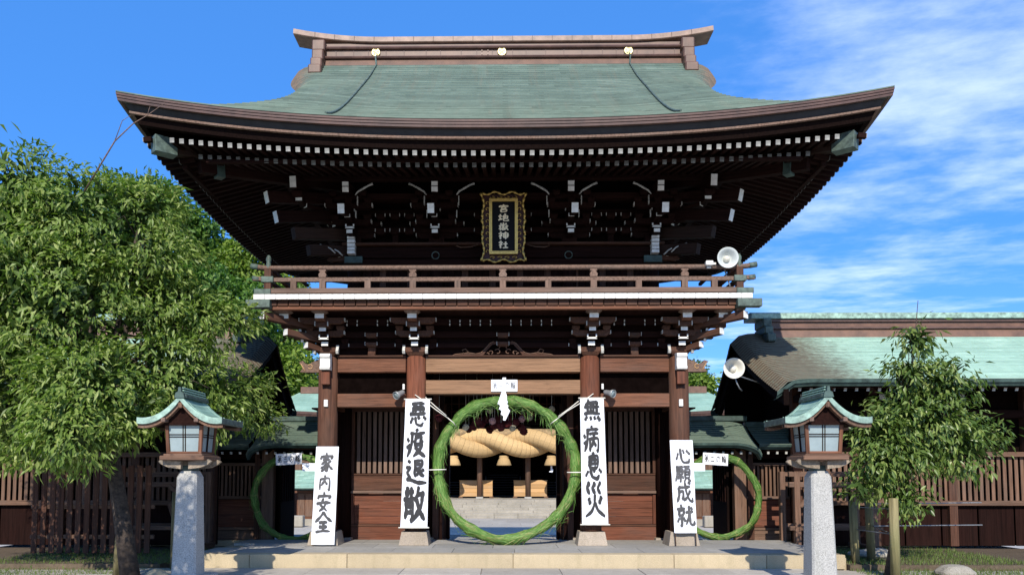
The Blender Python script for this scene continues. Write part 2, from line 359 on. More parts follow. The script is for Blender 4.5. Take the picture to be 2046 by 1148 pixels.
    def build(s, name, mats, parent=None, origin=None, label=None, kind=None, weld=False):
        mats = mats if isinstance(mats, (list, tuple)) else [mats]
        o0 = Vector(origin) if origin is not None else (W[parent].translation if parent is not None else Vector((0, 0, 0)))
        me = bpy.data.meshes.new(name); me.from_pydata([tuple(Vector(v) - o0) for v in s.v], [], s.f)
        uv = me.uv_layers.new(name='UVMap'); uv.data.foreach_set('uv', np.array(s.uv, dtype=np.float32).ravel())
        me.polygons.foreach_set('material_index', s.mi); me.polygons.foreach_set('use_smooth', s.sm)
        for k in mats: me.materials.append(M[k])
        bm = bmesh.new(); bm.from_mesh(me)
        if weld: bmesh.ops.remove_doubles(bm, verts=bm.verts, dist=.0005)
        bmesh.ops.recalc_face_normals(bm, faces=bm.faces); bm.to_mesh(me); bm.free()
        return add(name, me, parent, T(o0), label, kind)
def smooth(a, b, x):
    t = max(0., min(1., (x - a) / (b - a))); return t * t * (3 - 2 * t)
# ================================================================== SETTING
def struct(o): o['kind'] = 'structure'; return o
g = MB()
def gz(x, y):
    return 0
def ground_fn(a, b):
    x = -900 + 1800 * a; y = -120 + 1500 * b; return (x, y, -1.0 if True else 0)
g.quad((-1500, -200, -1.06), (1500, -200, -1.06), (1500, 2200, -1.06), (-1500, 2200, -1.06)); struct(g.build('ground', 'ground'))
# forecourt in front of the platform
fc = MB(); fc.box((0, -22.2, -.53), 80, 40, 1.0); fcourt = struct(fc.build('forecourt', 'paving'))
x0 = -9.9
for j in range(4):
    y1 = -2.23 - j * .95; x = -7.2 - (.7 if j % 2 else 0)
    while x < 6.9:
        L = 1.5 + .5 * random.random(); dz = random.uniform(-.004, .004)
        if x + L < 7.4:
            block(fcourt, 'paving_slab', (x + L / 2, y1 - .475, -.045 + dz), L - .012, .938, .10, 'paving', .006)
        x += L
# stone platform the gate stands on
pl = MB(); pl.box((.2, -.5, .05), 13.2, 3.2, .3); platform = struct(pl.build('stone_platform', 'granite_warm'))
edges = [-6.25, -5.05, -3.1, .2, 3.38, 5.2, 6.75]
for a, b in zip(edges[:-1], edges[1:]):
    block(platform, 'kerb_stone', ((a + b) / 2, -2.02, .125), b - a - .008, .36, .285 + random.uniform(-.002, .002), 'granite_warm', .012)
for j in range(3):
    y0 = -1.835 + j * 1.02; x = -6.24 + (.5 if j % 2 else 0)
    while x < 6.7:
        L = min(1.25 + .3 * random.random(), 6.74 - x)
        if L < .3: break
        block(platform, 'floor_slab', (x + L / 2, y0 + .51, .235 + random.uniform(-.002, .002)), L - .008, 1.012, .06, 'floor_stone', .005)
        x += L
# passage floor behind, and the courtyard
pf = MB(); pf.box((0, 3.65, -.5), 26, 5.1, 1.0); pfloor = struct(pf.build('passage_floor', 'floor_stone'))
for i in range(7):
    for j in range(4):
        block(pfloor, 'floor_slab', (-2.9 + i * .97, 1.75 + j * 1.15, .012), .96, 1.14, .03, 'floor_stone', .004)
cy = MB(); cy.box((0, 18.6, -1.42), 60, 24.9, 1.0); court = struct(cy.build('courtyard', 'paving'))
for j in range(10):
    x = -7.8 - (.8 if j % 2 else 0)
    while x < 7.5:
        L = 1.6; block(court, 'paving_slab', (x + L / 2, 7.0 + j * 2.4 + 1.2, -.925 + random.uniform(-.003, .003)), L - .02, 2.38, .05, 'paving', .005); x += L
# strips of ground beside the platform
for sx in (-1, 1):
    m = MB(); m.box((sx * 13.4, -.6, -.42), 13.2, 3.35, 1.0); struct(m.build('side_ground', 'earth'))
def blades(n, x0, x1, y0, y1, z, h):
    m = MB()
    for i in range(n):
        x = random.uniform(x0, x1); y = random.uniform(y0, y1); a = random.random() * 6.28; hh = h * random.uniform(.4, 1); l = random.uniform(-.04, .04)
        dx = math.cos(a) * .006; dy = math.sin(a) * .006
        m.poly([(x - dx, y - dy, z), (x + dx, y + dy, z), (x + l, y + l * .6, z + hh)])
    return m
gr = blades(9000, 6.8, 10.5, -4.6, 0.8, .0, .10)
for v in range(len(gr.v)):
    q = gr.v[v]; gr.v[v] = (q[0], q[1], q[2] + (.08 if q[1] > -2.27 else -.03))
gr.build('grass', 'lawn', kind='stuff')
gr = blades(7000, -10.5, -6.4, -4.6, 0.6, .0, .09)
for v in range(len(gr.v)):
    q = gr.v[v]; gr.v[v] = (q[0], q[1], q[2] + (.08 if q[1] > -2.27 else -.03))
gr.build('grass', 'lawn', kind='stuff')

# ================================================================== THE GATE
G = thing('shrine_gate', 'two storey dark timber shrine gate with sweeping green copper roof and white tipped rafters', 'gate', (0, 1.9, .27))
CX = (-4.04, -2.0, 2.0, 4.04); ROWS = (0.0, 1.6, 4.0)
MID = 1.6
for iy, y in enumerate(ROWS):
    for x in CX:
        h0 = .27 if y < 1.2 else .02
        m = MB(); wv = .335 if abs(x) < 3 else .345; hb = h0 + .30 if y < 1 else .3
        for (a, b_, z0, z1) in ((wv, wv * .84, h0, hb),):
            P0 = [(x - a, y - a, z0), (x + a, y - a, z0), (x + a, y + a, z0), (x - a, y + a, z0)]
            P1 = [(x - b_, y - b_, z1), (x + b_, y - b_, z1), (x + b_, y + b_, z1), (x - b_, y + b_, z1)]
            m.poly(P1)
            for k in range(4): m.quad(P0[k], P0[(k + 1) % 4], P1[(k + 1) % 4], P1[k])
        base = m.build('column_base', 'base_stone', G, origin=(x, y, z0))
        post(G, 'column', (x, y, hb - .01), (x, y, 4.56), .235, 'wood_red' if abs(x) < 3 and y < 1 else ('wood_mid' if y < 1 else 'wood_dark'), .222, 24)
        if y < 1 and abs(x) < 3:
            post(G, 'column_foot_band', (x, y, hb + .005), (x, y, hb + .2), .243, 'wood_mid', .243, 24)
def span(name, x0, x1, y, z0, z1, d, mat='wood', ch=.012):
    return beam(G, name, (x0, y, (z0 + z1) / 2), (x1, y, (z0 + z1) / 2), d, z1 - z0, mat, ch)
# head tie beams and second beams (front row), plus rear rows
for (a, b) in ((-3.80, -2.23), (-1.77, 1.77), (2.23, 3.80)):
    side = abs(a + b) > 1
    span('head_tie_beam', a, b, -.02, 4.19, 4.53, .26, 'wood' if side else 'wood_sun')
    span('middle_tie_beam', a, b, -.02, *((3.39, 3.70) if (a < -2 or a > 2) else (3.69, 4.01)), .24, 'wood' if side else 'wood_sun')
    span('capping_plank', a, b, -.03, 4.532, 4.575, .36, 'wood_mid')
    span('head_tie_beam', a, b, 4.0, 4.19, 4.53, .26, 'wood_dark')
    span('head_tie_beam', a, b, MID, 4.10, 4.45, .24, 'wood_dark')
    span('middle_tie_beam', a, b, 4.0, 3.28, 3.40, .2, 'wood_dark')
    if side:
        m = MB(); m.box(((a + b) / 2, .04, 3.945), b - a, .03, .488); m.build('transom_board', 'blackness', G)  # near-black sheet closing the gap, recess darkness put into its colour
    # transom lattice in the rear row
    if not side:
        m = MB(); m.box(((a + b) / 2, 4.07, 3.72), b - a, .02, .96); m.build('transom_board', 'blackness', G)
        for q in range(17): block(G, 'transom_bar', (a + (b - a) * (q + .5) / 17, 3.98, 3.75), .03, .03, .88, 'wood_mid', .003)
        for q in range(4): block(G, 'transom_rail', ((a + b) / 2, 3.96, 3.42 + q * .22), b - a, .03, .03, 'wood_mid', .003)
    # dark plank ceiling screens between rows
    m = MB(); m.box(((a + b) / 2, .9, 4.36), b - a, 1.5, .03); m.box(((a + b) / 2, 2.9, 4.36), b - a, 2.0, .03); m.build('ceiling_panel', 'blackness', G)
for sx in (-1, 1):
    xs = sx * 4.04
    for (y0, y1) in ((.24, MID - .24), (MID + .24, 3.76)):
        beam(G, 'side_tie_beam', (xs, y0, 4.36), (xs, y1, 4.36), .22, .34, 'wood_mid')
        beam(G, 'side_tie_beam', (xs, y0, 3.55), (xs, y1, 3.55), .2, .3, 'wood_mid')
        n = 7
        for k in range(n):
            yy = y0 + (y1 - y0) * (k + .5) / n
            block(G, 'side_wall_board', (xs, yy, 1.87), .05, (y1 - y0) / n - .006, 3.06, 'wood_dark', .004)
        beam(G, 'ground_sill', (xs, y0, .37), (xs, y1, .37), .2, .2, 'wood_mid')
    # door bay screens on the middle row
    a, b = (2.24, 3.80)
    c = sx * (a + b) / 2; L = b - a
    y = MID
    def bx(name, z0, z1, d=.09, mat='wood', dy=0, w=L): return block(G, name, (c, y + dy, (z0 + z1) / 2), w, d, z1 - z0, mat, .008)
    bx('plinth_stone', .02, .16, .34, 'granite_warm'); bx('bottom_plank', .165, .56, .10, 'wood_red'); bx('panel_rail', .565, .62, .13, 'wood_mid')
    zz = .625
    for k, hh in enumerate((.19, .2, .18, .18)):
        bx('panel_plank', zz, zz + hh - .004, .06, 'wood_red', .0, L - .16); zz += hh
    for s2 in (-1, 1):
        block(G, 'panel_stile', (c + s2 * (L / 2 - .04), y - .01, 1.0), .075, .12, .75, 'wood_red')
    bx('panel_cap_rail', 1.385, 1.455, .2, 'wood_grey', -.03); bx('middle_rail', 1.46, 1.83, .10, 'wood_mid')
    bx('lattice_sill', 1.835, 1.88, .13, 'wood_mid', -.01)
    nb = 10
    for k in range(nb):
        xx = c - L / 2 + .1 + (L - .2) * (k + .5) / nb
        block(G, 'lattice_bar', (xx, y, 2.66), .085, .05, 1.55, 'wood_grey', .006)
    bx('lattice_back', 1.88, 3.44, .02, 'blackness', .08); bx('lattice_head', 3.44, 3.6, .12, 'wood_mid')
    bx('screen_board', 3.6, 4.09, .05, 'wood_dark')
    for s2 in (-1, 1): block(G, 'screen_stile', (c + s2 * (L / 2 - .03), y - .005, 2.66), .07, .11, 1.56, 'wood_mid')
    # jambs of the central passage
    for yy in (MID, 4.0):
        block(G, 'passage_jamb', (sx * 1.68, yy, 1.95), .16, .2, 3.8, 'wood_mid'); block(G, 'passage_jamb_plate', (sx * 1.55, yy + .06, 1.95), .08, .34, 3.8, 'wood_dark')
    # opened door leaves folded back along the passage
    block(G, 'door_leaf', (sx * 1.86, 2.75, 1.75), .07, 1.7, 3.2, 'wood_dark')
    # beam-end nosings
    kb = MB(); X = lambda v: sx * v
    kb.prism([(X(4.24), 4.20), (X(4.24), 4.50), (X(4.40), 4.44), (X(4.46), 4.38), (X(4.56), 4.40), (X(4.62), 4.47), (X(4.71), 4.44), (X(4.63), 4.34), (X(4.62), 4.28), (X(4.68), 4.21), (X(4.55), 4.20)], -.1, .08)
    nose = kb.build('carved_beam_end', 'wood_grey', G)
    kc = MB(); kc.tube([(X(4.44 + .05 * math.cos(t)), -.105, 4.33 + .05 * math.sin(t)) for t in np.linspace(.4, 5.6, 12)], .011, 6)
    kc.tube([(X(4.56), -.105, 4.23), (X(4.60), -.105, 4.30), (X(4.66), -.105, 4.40)], .010, 6); kc.build('carved_scroll', 'wood_pale', nose)
    # white front nosing on corner column
    mn = MB(); x = sx * 4.03
    mn.prism([(-.22, 4.22), (-.42, 4.22), (-.44, 4.26), (-.40, 4.30), (-.40, 4.46), (-.45, 4.52), (-.42, 4.58), (-.22, 4.60)], x - .115, x + .115, 'YZ'); mn.build('white_nosing', 'white', G)
    block(G, 'nosing_block', (x, -.29, 4.04), .2, .12, .30, 'wood_red')
    block(G, 'junction_box', (sx * 4.03, -.245, 3.47), .09, .06, .16, 'white'); block(G, 'wall_switch', (sx * 2.28, -.1, 3.86), .05, .05, .13, 'white')
# frog-leg strut over the central bay
out = []
prof = [(1.16, 4.575), (1.10, 4.60), (.90, 4.62), (.80, 4.64), (.62, 4.61), (.5, 4.64), (.40, 4.74), (.30, 4.86), (.2, 4.90)]
out = [(-a, b) for a, b in prof] + [(a, b) for a, b in prof[::-1]]
k = MB(); k.prism(out, -.12, .0); ka = k.build('frog_leg_strut', 'wood_mid', G)
k = MB(); k.prism([(-.46, 4.578), (-.36, 4.70), (-.24, 4.83), (.24, 4.83), (.36, 4.70), (.46, 4.578)], -.128, -.118); k.build('carving_recess', 'blackness', ka)
k = MB()
for s in (-1, 1):
    for (cx0, cz, r0, tn) in ((.12, 4.66, .07, 4.6), (.27, 4.64, .05, 4.), (.10, 4.77, .04, 4.), (.34, 4.61, .03, 3.5)):
        k.tube([(s * (cx0 + r0 * (1 - t / 9) * math.cos(t + .5)), -.14, cz + r0 * (1 - t / 9) * math.sin(t + .5)) for t in np.linspace(0, tn, 14)], .011, 5)
    k.tube([(s * .9, -.125, 4.62), (s * .94, -.125, 4.70), (s * .86, -.125, 4.73), (s * .80, -.125, 4.66)], .012, 5)
    k.tube([(s * a, -.125, b + .004) for a, b in prof], .010, 5)
k.build('scroll_carving', 'wood_rack', ka)

def cap_plate(par, p, sx, sz, y, mat='white', th=.012):
    b = MB(); b.box((p[0], y, p[1]), sx, th, sz); return b.build('end_cap', mat, par)
# ------------------------------------------------ bracket complexes
def arm_x(x, y, z, L, hgt=.13, wd=.13, mat='wood_dark', caps=True, nblk=3, blk=True):
    m = MB(); h2 = hgt / 2
    out = [(x - L / 2, z + h2), (x - L / 2, z - h2 * .1), (x - L / 2 + .09, z - h2), (x + L / 2 - .09, z - h2), (x + L / 2, z - h2 * .1), (x + L / 2, z + h2)]
    m.prism(out, y - wd / 2, y + wd / 2); a = m.build('bracket_arm', mat, G)
    if caps:
        c = MB()
        for s in (-1, 1): c.box((x + s * (L / 2 + .008), y, z + h2 * .42), .022, wd * .9, hgt * .55)
        c.build('end_cap', 'white_worn', a)
    if blk:
        for k in range(nblk):
            xx = x + (k - (nblk - 1) / 2) * (L - .16) / max(1, nblk - 1); bearing(xx, y, z + h2 + .055, .17, .1, mat)
def bearing(x, y, z, s, h, mat='wood_dark', edge=True, par=None):
    m = MB(); a = s / 2; b = a * .72
    for sgn in (1,):
        top = [(x - a, y - a), (x + a, y - a), (x + a, y + a), (x - a, y + a)]; bot = [(x - b, y - b), (x + b, y - b), (x + b, y + b), (x - b, y + b)]
        zt, zm, zb = z + h / 2, z - h * .05, z - h / 2
        m.poly([(p[0], p[1], zt) for p in top]); m.poly([(p[0], p[1], zb) for p in bot])
        for k in range(4):
            p, q = top[k], top[(k + 1) % 4]; pb, qb = bot[k], bot[(k + 1) % 4]
            m.quad((*p, zt), (*q, zt), (*q, zm), (*p, zm)); m.quad((*p, zm), (*q, zm), (*qb, zb), (*pb, zb))
    o = m.build('bearing_block', mat, par or G)
    return o
def arm_y(x, z, y0, y1, w_, h, mat='wood_dark', capmat='white', tip=None):
    """bracket arm running towards the front with a painted end"""
    o = beam(G, 'projecting_arm', (x, y0, z), (x, y1, z), w_, h, mat, .01); cap_plate(o, (x, z), w_ * .97, h * .95, y1 - .004, capmat); return o
def u_mark(x, y, z, w_, h):
    o = block(G, 'nosed_arm', (x, y + .2, z), w_, .38, h, 'wood_dark', .006)
    c = MB(); c.box((x, y + .002, z - h / 2 + .02), w_, .016, .04)
    for s in (-1, 1): c.box((x + s * (w_ / 2 - .014), y + .002, z + .01), .028, .016, h * .9)
    c.build('end_cap', 'white', o)
def tail(p0, p1, w_, h, capmat='white', mat='wood_dark'):
    o = beam(G, 'tail_rafter', p0, p1, w_, h, mat, .01); v = (Vector(p1) - Vector(p0)).normalized()
    add('end_cap', box_mesh(w_ * .98, .014, h * .98, capmat, 0), o, frame(Vector(p1), Vector(p1) + v * .012)[0]); return o
UX = (-3.50, -1.55, 1.55, 3.50); UY = .28      # upper storey columns
def upper_set(x, corner):
    sg = 1 if x > 0 else -1
    bearing(x, UY - .12, 7.28, .36, .2); arm_x(x, UY - .15, 7.44, .95); arm_x(x, UY - .48, 7.66, .9); arm_x(x, UY - .82, 7.92, 1.05)
    arm_x(x, UY - .15, 7.72, 1.25, caps=True, blk=False)
    u_mark(x, -.42, 7.51, .205, .09); arm_y(x + sg * -.0, 7.385, .3, -.44, .14, .085)
    arm_y(x - sg * .02, 7.63, .3, -.78, .13, .075)
    tail((x, .3, 7.95), (x - sg * .02 + sg * .03, -1.30, 7.60), .15, .21); o = tail((x, .3, 8.50), (x - sg * .06, -1.2, 8.12), .14, .22)
    block(G, 'strap', (x - sg * .06, -1.222, 8.12), .142, .01, .012, 'wood_dark', 0)
    for dx in (-.34, .34): bearing(x + dx, -.62, 8.18, .17, .1)
    for dx in (-.13, .13):
        c = MB(); c.box((x + dx, -.55, 7.9), .02, .05, .18); c.build('painted_edge', 'white_worn', G)
    if corner:
        # layered nosing
        m = MB()
        for kz in range(4): m.box((x + sg * .02, -.05 - .02 * (kz == 3), 6.99 + .085 * kz), .17, .24, .07)
        m.prism([(-.10, 7.29), (-.2, 7.3), (-.2, 7.35), (-.1, 7.37)], x + sg * .02 - .085, x + sg * .02 + .085, 'YZ'); m.build('layered_nosing', 'white', G)
        # diagonal members
        cx, cyy = x, UY
        D = lambda k, z: (cx + sg * k, cyy - k, z)
        tail(D(.1, 8.35), D(1.62, 7.84), .15, .25); tail(D(.1, 7.95), D(1.46, 7.46), .15, .25)
        tail(D(.1, 7.5), D(1.15, 7.20), .17, .26, 'wood_dim', 'wood_dim'); tail(D(.1, 7.1), D(.88, 6.90), .17, .24, 'wood_dim', 'wood_dim')
        tail((x + sg * .92, .2, 8.5), (x + sg * 1.05, -1.35, 8.18), .14, .24)
        bearing(x + sg * 1.02, -1.05, 8.0, .24, .12); o = block(G, 'nosed_arm', (x + sg * 1.0, -.8, 7.92), .14, .5, .1, 'wood_dark'); cap_plate(o, (x + sg * 1.0, 7.92), .14, .09, -1.056)
        for (k, z, dx) in ((.5, 7.42, 0), (.75, 7.66, .03), (.42, 7.64, -.1), (.95, 7.9, 0)):
            p = D(k, z); o = beam(G, 'projecting_arm', (p[0] - sg * .3, p[1] + .3, z), p, .12, .085, 'wood_dark')
            add('end_cap', box_mesh(.118, .014, .083, 'white', 0), o, frame(Vector(p), Vector(p) + Vector((sg * .01, -.01, 0)))[0])
        # side set: arms running outwards
        for (z, k) in ((7.44, .45), (7.7, .7), (7.95, .95)):
            beam(G, 'side_bracket_arm', (x, UY + .2, z), (x + sg * k, UY + .2, z), .13, .13, 'wood_dark')
            beam(G, 'side_bracket_arm', (x, 2.0, z), (x + sg * k, 2.0, z), .13, .13, 'wood_dark'); beam(G, 'side_bracket_arm', (x, 3.6, z), (x + sg * k, 3.6, z), .13, .13, 'wood_dark')
        # carved beam end scroll by the corner
        c = MB(); c.prism([(x + sg * .2, 6.84), (x + sg * .2, 7.06), (x + sg * .38, 7.06), (x + sg * .5, 6.98), (x + sg * .62, 6.86), (x + sg * .5, 6.82)], .0, .12); c.build('carved_beam_end', 'wood_mid', G)
        c = MB(); c.tube([(x + sg * (.33 + .05 * math.cos(t)), -.01, 6.97 + .05 * math.sin(t)) for t in np.linspace(0, 6.0, 12)], .010, 5); c.build('carved_scroll', 'white_worn', G)
        for kk in range(3):
            c = MB(); c.tube([(x + sg * (.18 + .17 * kk), -.3, 6.86 + .06 * kk), (x + sg * (.28 + .17 * kk), -.32, 6.96 + .06 * kk), (x + sg * (.36 + .17 * kk), -.34, 7.0 + .06 * kk)], .016, 6); c.build('carved_tendril', 'white_worn', G)
        block(G, 'copper_shoe', (x - sg * .02, .02, 6.84), .42, .2, .16, 'copper_dkgreen')
for i, x in enumerate(UX): upper_set(x, i in (0, 3))
# purlins and wall beams of the upper storey
for (y, z, L, hh, nm) in ((-.82, 8.48, 10.3, .16, 'eave_purlin'), (-.48, 8.16, 8.6, .14, 'through_beam'), (.13, 8.0, 7.6, .13, 'through_beam'), (.13, 7.58, 7.6, .13, 'through_beam'), (.13, 8.32, 7.6, .13, 'through_beam')):
    span(nm, -L / 2, L / 2, y, z - hh / 2, z + hh / 2, .14, 'wood_dark')
span('wall_plate', -3.75, 3.75, .10, 7.18, 7.24, .40, 'wood_mid'); span('head_tie_beam', -3.85, 3.85, .12, 6.90, 7.16, .22, 'wood_dark'); span('wall_rail', -3.7, 3.7, .10, 6.70, 6.87, .24, 'wood_dark')
span('wall_rail', -3.6, 3.6, .14, 6.1, 6.22, .2, 'wood_dark'); span('ground_sill', -3.6, 3.6, .14, 5.74, 5.9, .24, 'wood_dark')
for x in UX:
    for y in (UY, 3.6): post(G, 'upper_column', (x, y, 5.5), (x, y, 7.2), .19, 'wood_dark', .18, 16)
for x in (-1.55, 1.55):
    m = MB(); m.tube([(x - .02 + .085 * math.cos(t), -.015, 6.95 + .085 * math.sin(t)) for t in np.linspace(0, 2 * math.pi, 20)], .012, 6); m.build('nail_cover_ring', 'copper_green', G)
nb = 44
for k in range(nb):
    x = -3.58 + 7.16 * (k + .5) / nb
    block(G, 'wall_board', (x, .30, 6.9 if False else 6.3), 7.16 / nb - .012, .03 + .02 * (k % 2), 1.2, 'wood_dark' if k % 4 else 'wood_mid', .003)
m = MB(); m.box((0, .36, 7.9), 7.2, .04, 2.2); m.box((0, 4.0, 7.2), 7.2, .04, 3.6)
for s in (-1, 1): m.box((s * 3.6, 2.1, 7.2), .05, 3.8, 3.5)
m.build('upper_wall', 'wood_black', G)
# struts and small blocks between the sets
for (xc, w_) in ((0, 1.0), (-2.52, .62), (2.52, .62)):
    block(G, 'strut', (xc, .08, 7.36), .14, .12, .26, 'wood_dark')
    for (dx, z) in ((0, 7.5), (0, 7.86), (-w_ * .55, 7.5), (w_ * .55, 7.5), (-w_ * .55, 7.86), (w_ * .55, 7.86)):
        bearing(xc + dx, .03, z, .22, .11)
        c = MB()
        for s in (-1, 1): c.box((xc + dx + s * .112, -.075, z + .03), .014, .03, .07)
        c.build('painted_edge', 'white_worn', G)
    # curved rain-arm braces with white upper edges
    for s in (-1, 1):
        xo = xc + s * (w_ * .62 + .02)
        pts = [(xo, -.72, 8.38), (xo + s * .10, -.72, 8.34), (xo + s * .24, -.72, 8.26), (xo + s * .34, -.72, 8.2), (xo + s * .40, -.72, 8.12)]
        c = MB(); c.tube(pts, [.03, .022, .026, .022, .012], 6); c.build('painted_brace', 'white_worn', G)
        c = MB(); c.box((xo + s * .35, -.68, 8.0), .02, .06, .2); c.box((xo + s * .40, -.6, 7.72), .02, .06, .16); c.build('painted_edge', 'white_worn', G)
for s in (-1, 1):
    c = MB(); c.tube([(s * .55, -.1, 7.18), (s * .75, -.1, 7.12), (s * .98, -.1, 7.11), (s * 1.08, -.1, 7.15), (s * 1.05, -.1, 7.21)], .014, 6); c.build('carved_tendril', 'wood_rack', G)

# ------------------------------------------------ balcony
nbd = 44; bx0, bx1 = -5.38, 5.34; st = (bx1 - bx0) / nbd
for k in range(nbd):
    x = bx0 + st * (k + .5)
    o = block(G, 'deck_board', (x, -.52, 5.67 + random.uniform(-.002, .002)), st - .006, 1.56, .112, 'wood_grey', .004); cap_plate(o, (x, 5.668), st - .008, .108, -1.306)
    if 0 < k < nbd - 1: block(G, 'joist_end', (x, -1.16, 5.548), st - .022, .10, .112, 'wood_mid', .004)
for s in (-1, 1):
    m = MB(); m.box((s * 4.6, 2.4, 5.67), 1.52, 4.26, .11); m.build('side_deck', 'wood_grey', G)
    m = MB(); m.box((s * 4.6, 2.1, 5.53), 1.1, 4.6, .09); m.build('side_joists', 'wood_dark', G)
span('deck_bearer', -5.0, 5.0, -1.12, 5.41, 5.488, .12, 'wood'); span('fascia_backing', -5.05, 5.05, -1.08, 5.49, 5.61, .05, 'wood_grey')
m = MB(); m.box((0, -.5, 5.46), 9.6, 1.1, .04); m.build('balcony_soffit', 'wood_dark', G)
RY = -1.18
def railpts(z, ext, up): return [(-5.1 - ext, RY, z + up), (-5.1 - ext * .45, RY, z + up * .3), (-5.1, RY, z), (5.1, RY, z), (5.1 + ext * .45, RY, z + up * .3), (5.1 + ext, RY, z + up)]
m = MB(); m.tube(railpts(6.325, .36, .05), .055, 10); rt = m.build('top_rail', 'wood_grey', G)
m = MB()
for a in range(5):
    p, q = railpts(6.065, .32, .04)[a:a + 2]; m.box(((p[0] + q[0]) / 2, RY, (p[2] + q[2]) / 2), abs(q[0] - p[0]) + .01, .09, .085)
rm = m.build('middle_rail', 'wood_grey', G)
span('bottom_rail', -5.05, 5.05, RY, 5.755, 5.875, .12, 'wood_grey')
for s in (-1, 1):
    for (z, ext, up, r0) in ((6.325, .36, .05, .062), (6.065, .32, .04, .058)):
        p = (s * (5.1 + ext * .62), RY, z + up * .5); q = (s * (5.1 + ext + .02), RY, z + up * 1.05); post(rt if z > 6.2 else rm, 'copper_end_cap', p, q, r0, 'copper_green', r0, 10)
    xx = s * 5.1
    block(G, 'corner_post', (xx, RY, 6.03), .15, .15, .56, 'wood_mid'); block(G, 'post_collar', (xx, RY, 6.06), .26, .2, .13, 'copper_green'); block(G, 'post_foot_cap', (xx + s * .1, RY - .02, 5.79), .36, .16, .12, 'copper_green')
    m = MB(); m.lathe([(.0, 6.62), (.03, 6.60), (.055, 6.55), (.06, 6.50), (.04, 6.45), (.05, 6.43), (.055, 6.38), (.055, 6.30)], T((xx, RY, 0)), 12); m.build('post_finial', 'copper_green', G)
    block(G, 'copper_beam_end', (s * 5.27, -1.25, 5.515), .52, .2, .17, 'copper_green')
    # side rails
    for z, r0 in ((6.325, .055), (6.065, .045), (5.81, .06)):
        beam(G, 'side_rail', (xx, RY, z), (xx, 5.2, z), r0 * 2, r0 * 2, 'wood_mid')
    for yy in (.3, 1.9, 3.5): block(G, 'side_post', (xx, yy, 6.03), .11, .11, .56, 'wood_mid')
    for y2 in (-.45, 1.1, 2.7): block(G, 'short_post', (xx, y2, 5.95), .09, .09, .2, 'wood_mid')
for x in (-3.91, -1.95, 0, 1.96, 3.92):
    block(G, 'rail_post', (x, RY, 5.95), .135, .115, .17, 'wood_grey')
    m = MB(); m.prism([(x - .075, 6.11), (x - .085, 6.17), (x - .06, 6.21), (x - .045, 6.225), (x - .075, 6.245), (x - .075, 6.275), (x + .075, 6.275), (x + .075, 6.245), (x + .045, 6.225), (x + .06, 6.21), (x + .085, 6.17), (x + .075, 6.11)], RY - .06, RY + .06); m.build('rail_post_head', 'wood_grey', G)
for x in (-4.54, -2.93, -.98, .98, 2.93, 4.56): block(G, 'short_post', (x, RY, 5.95), .13, .10, .165, 'wood_grey')

# ------------------------------------------------ lower bracket sets carrying the balcony
def lower_set(x, corner):
    sg = 1 if x > 0 else -1
    bearing(x, -.02, 4.66, .46, .18, 'wood_mid'); arm_x(x, -.05, 4.80, .95, mat='wood_dark'); arm_x(x, -.34, 5.04, .85, mat='wood_mid'); arm_x(x, -.66, 5.27, 1.0, mat='wood_mid', blk=False)
    for s in (-1, 1):
        c = MB(); c.prism([(-.3, 4.60), (-.33, 4.66), (-.27, 4.75), (-.26, 4.80), (-.22, 4.80), (-.22, 4.60)], x + s * .26 - .03, x + s * .26 + .03, 'YZ'); c.build('painted_scroll', 'white_worn', G)
    arm_y(x, 4.805, .2, -.40, .155, .095); u_mark(x, -.52, 4.935, .22, .10); arm_y(x, 5.095, .2, -.62, .155, .085)
    u2 = block(G, 'nosed_arm', (x, -.5, 5.19), .28, .5, .09, 'wood_mid')
    c = MB()
    for s in (-1, 1): c.box((x + s * .142, -.73, 5.195), .02, .05, .1)
    c.build('end_cap', 'white_worn', u2)
    m = MB(); m.prism([(.1, 5.24), (-.86, 5.24), (-.92, 5.28), (-.92, 5.385), (.1, 5.385)], x - .10, x + .10, 'YZ'); a = m.build('projecting_arm', 'wood', G)
    cap_plate(a, (x, 5.335), .20, .105, -.924); bearing(x, -.95, 5.43, .34, .09, 'wood_grey')
    if corner:
        D = lambda k, z: (x + sg * k, -k, z)
        for (k0, k, z, w_, h) in ((.1, .42, 4.77, .17, .13), (.1, .78, 5.0, .17, .14), (.1, 1.18, 5.28, .18, .16)):
            o = beam(G, 'diagonal_arm', D(k0, z - .08), D(k, z), w_, h, 'wood_mid')
            p = Vector(D(k, z)); add('end_cap', box_mesh(w_ * .98, .014, h * .96, 'white', 0), o, frame(p, p + Vector((sg * .01, -.01, 0)))[0])
        a = block(G, 'projecting_arm', (x + sg * .79, -.45, 5.32), .20, .9, .14, 'wood'); cap_plate(a, (x + sg * .79, 5.335), .20, .105, -.905)
        bearing(x + sg * .79, -.95, 5.43, .34, .09, 'wood_grey'); bearing(x + sg * 1.1, -1.05, 5.42, .2, .1, 'wood_grey')
        for (z, k) in ((4.8, .5), (5.04, .8), (5.3, 1.1)):
            for yy in (0, MID, 4.0): beam(G, 'side_bracket_arm', (x, yy, z), (x + sg * k, yy, z), .15, .14, 'wood_mid')
        for (kk, zz) in ((.55, 5.06), (.5, 4.9)):
            c = MB(); c.box((x + sg * kk, -.45, zz), .05, .05, .13); c.build('painted_edge', 'white', G)
for i, x in enumerate(CX): lower_set(x, i in (0, 3))
span('through_beam', -4.3, 4.3, -.04, 5.0, 5.14, .14, 'wood_dark'); span('through_beam', -4.7, 4.7, -.36, 5.24, 5.38, .14, 'wood_dark'); span('through_beam', -4.3, 4.3, -.04, 4.64 + .12, 4.76 + .12, .12, 'wood_dark')
m = MB(); m.box((0, .06, 5.0), 8.1, .04, .86); m.build('infill_board', 'wood_dark', G)
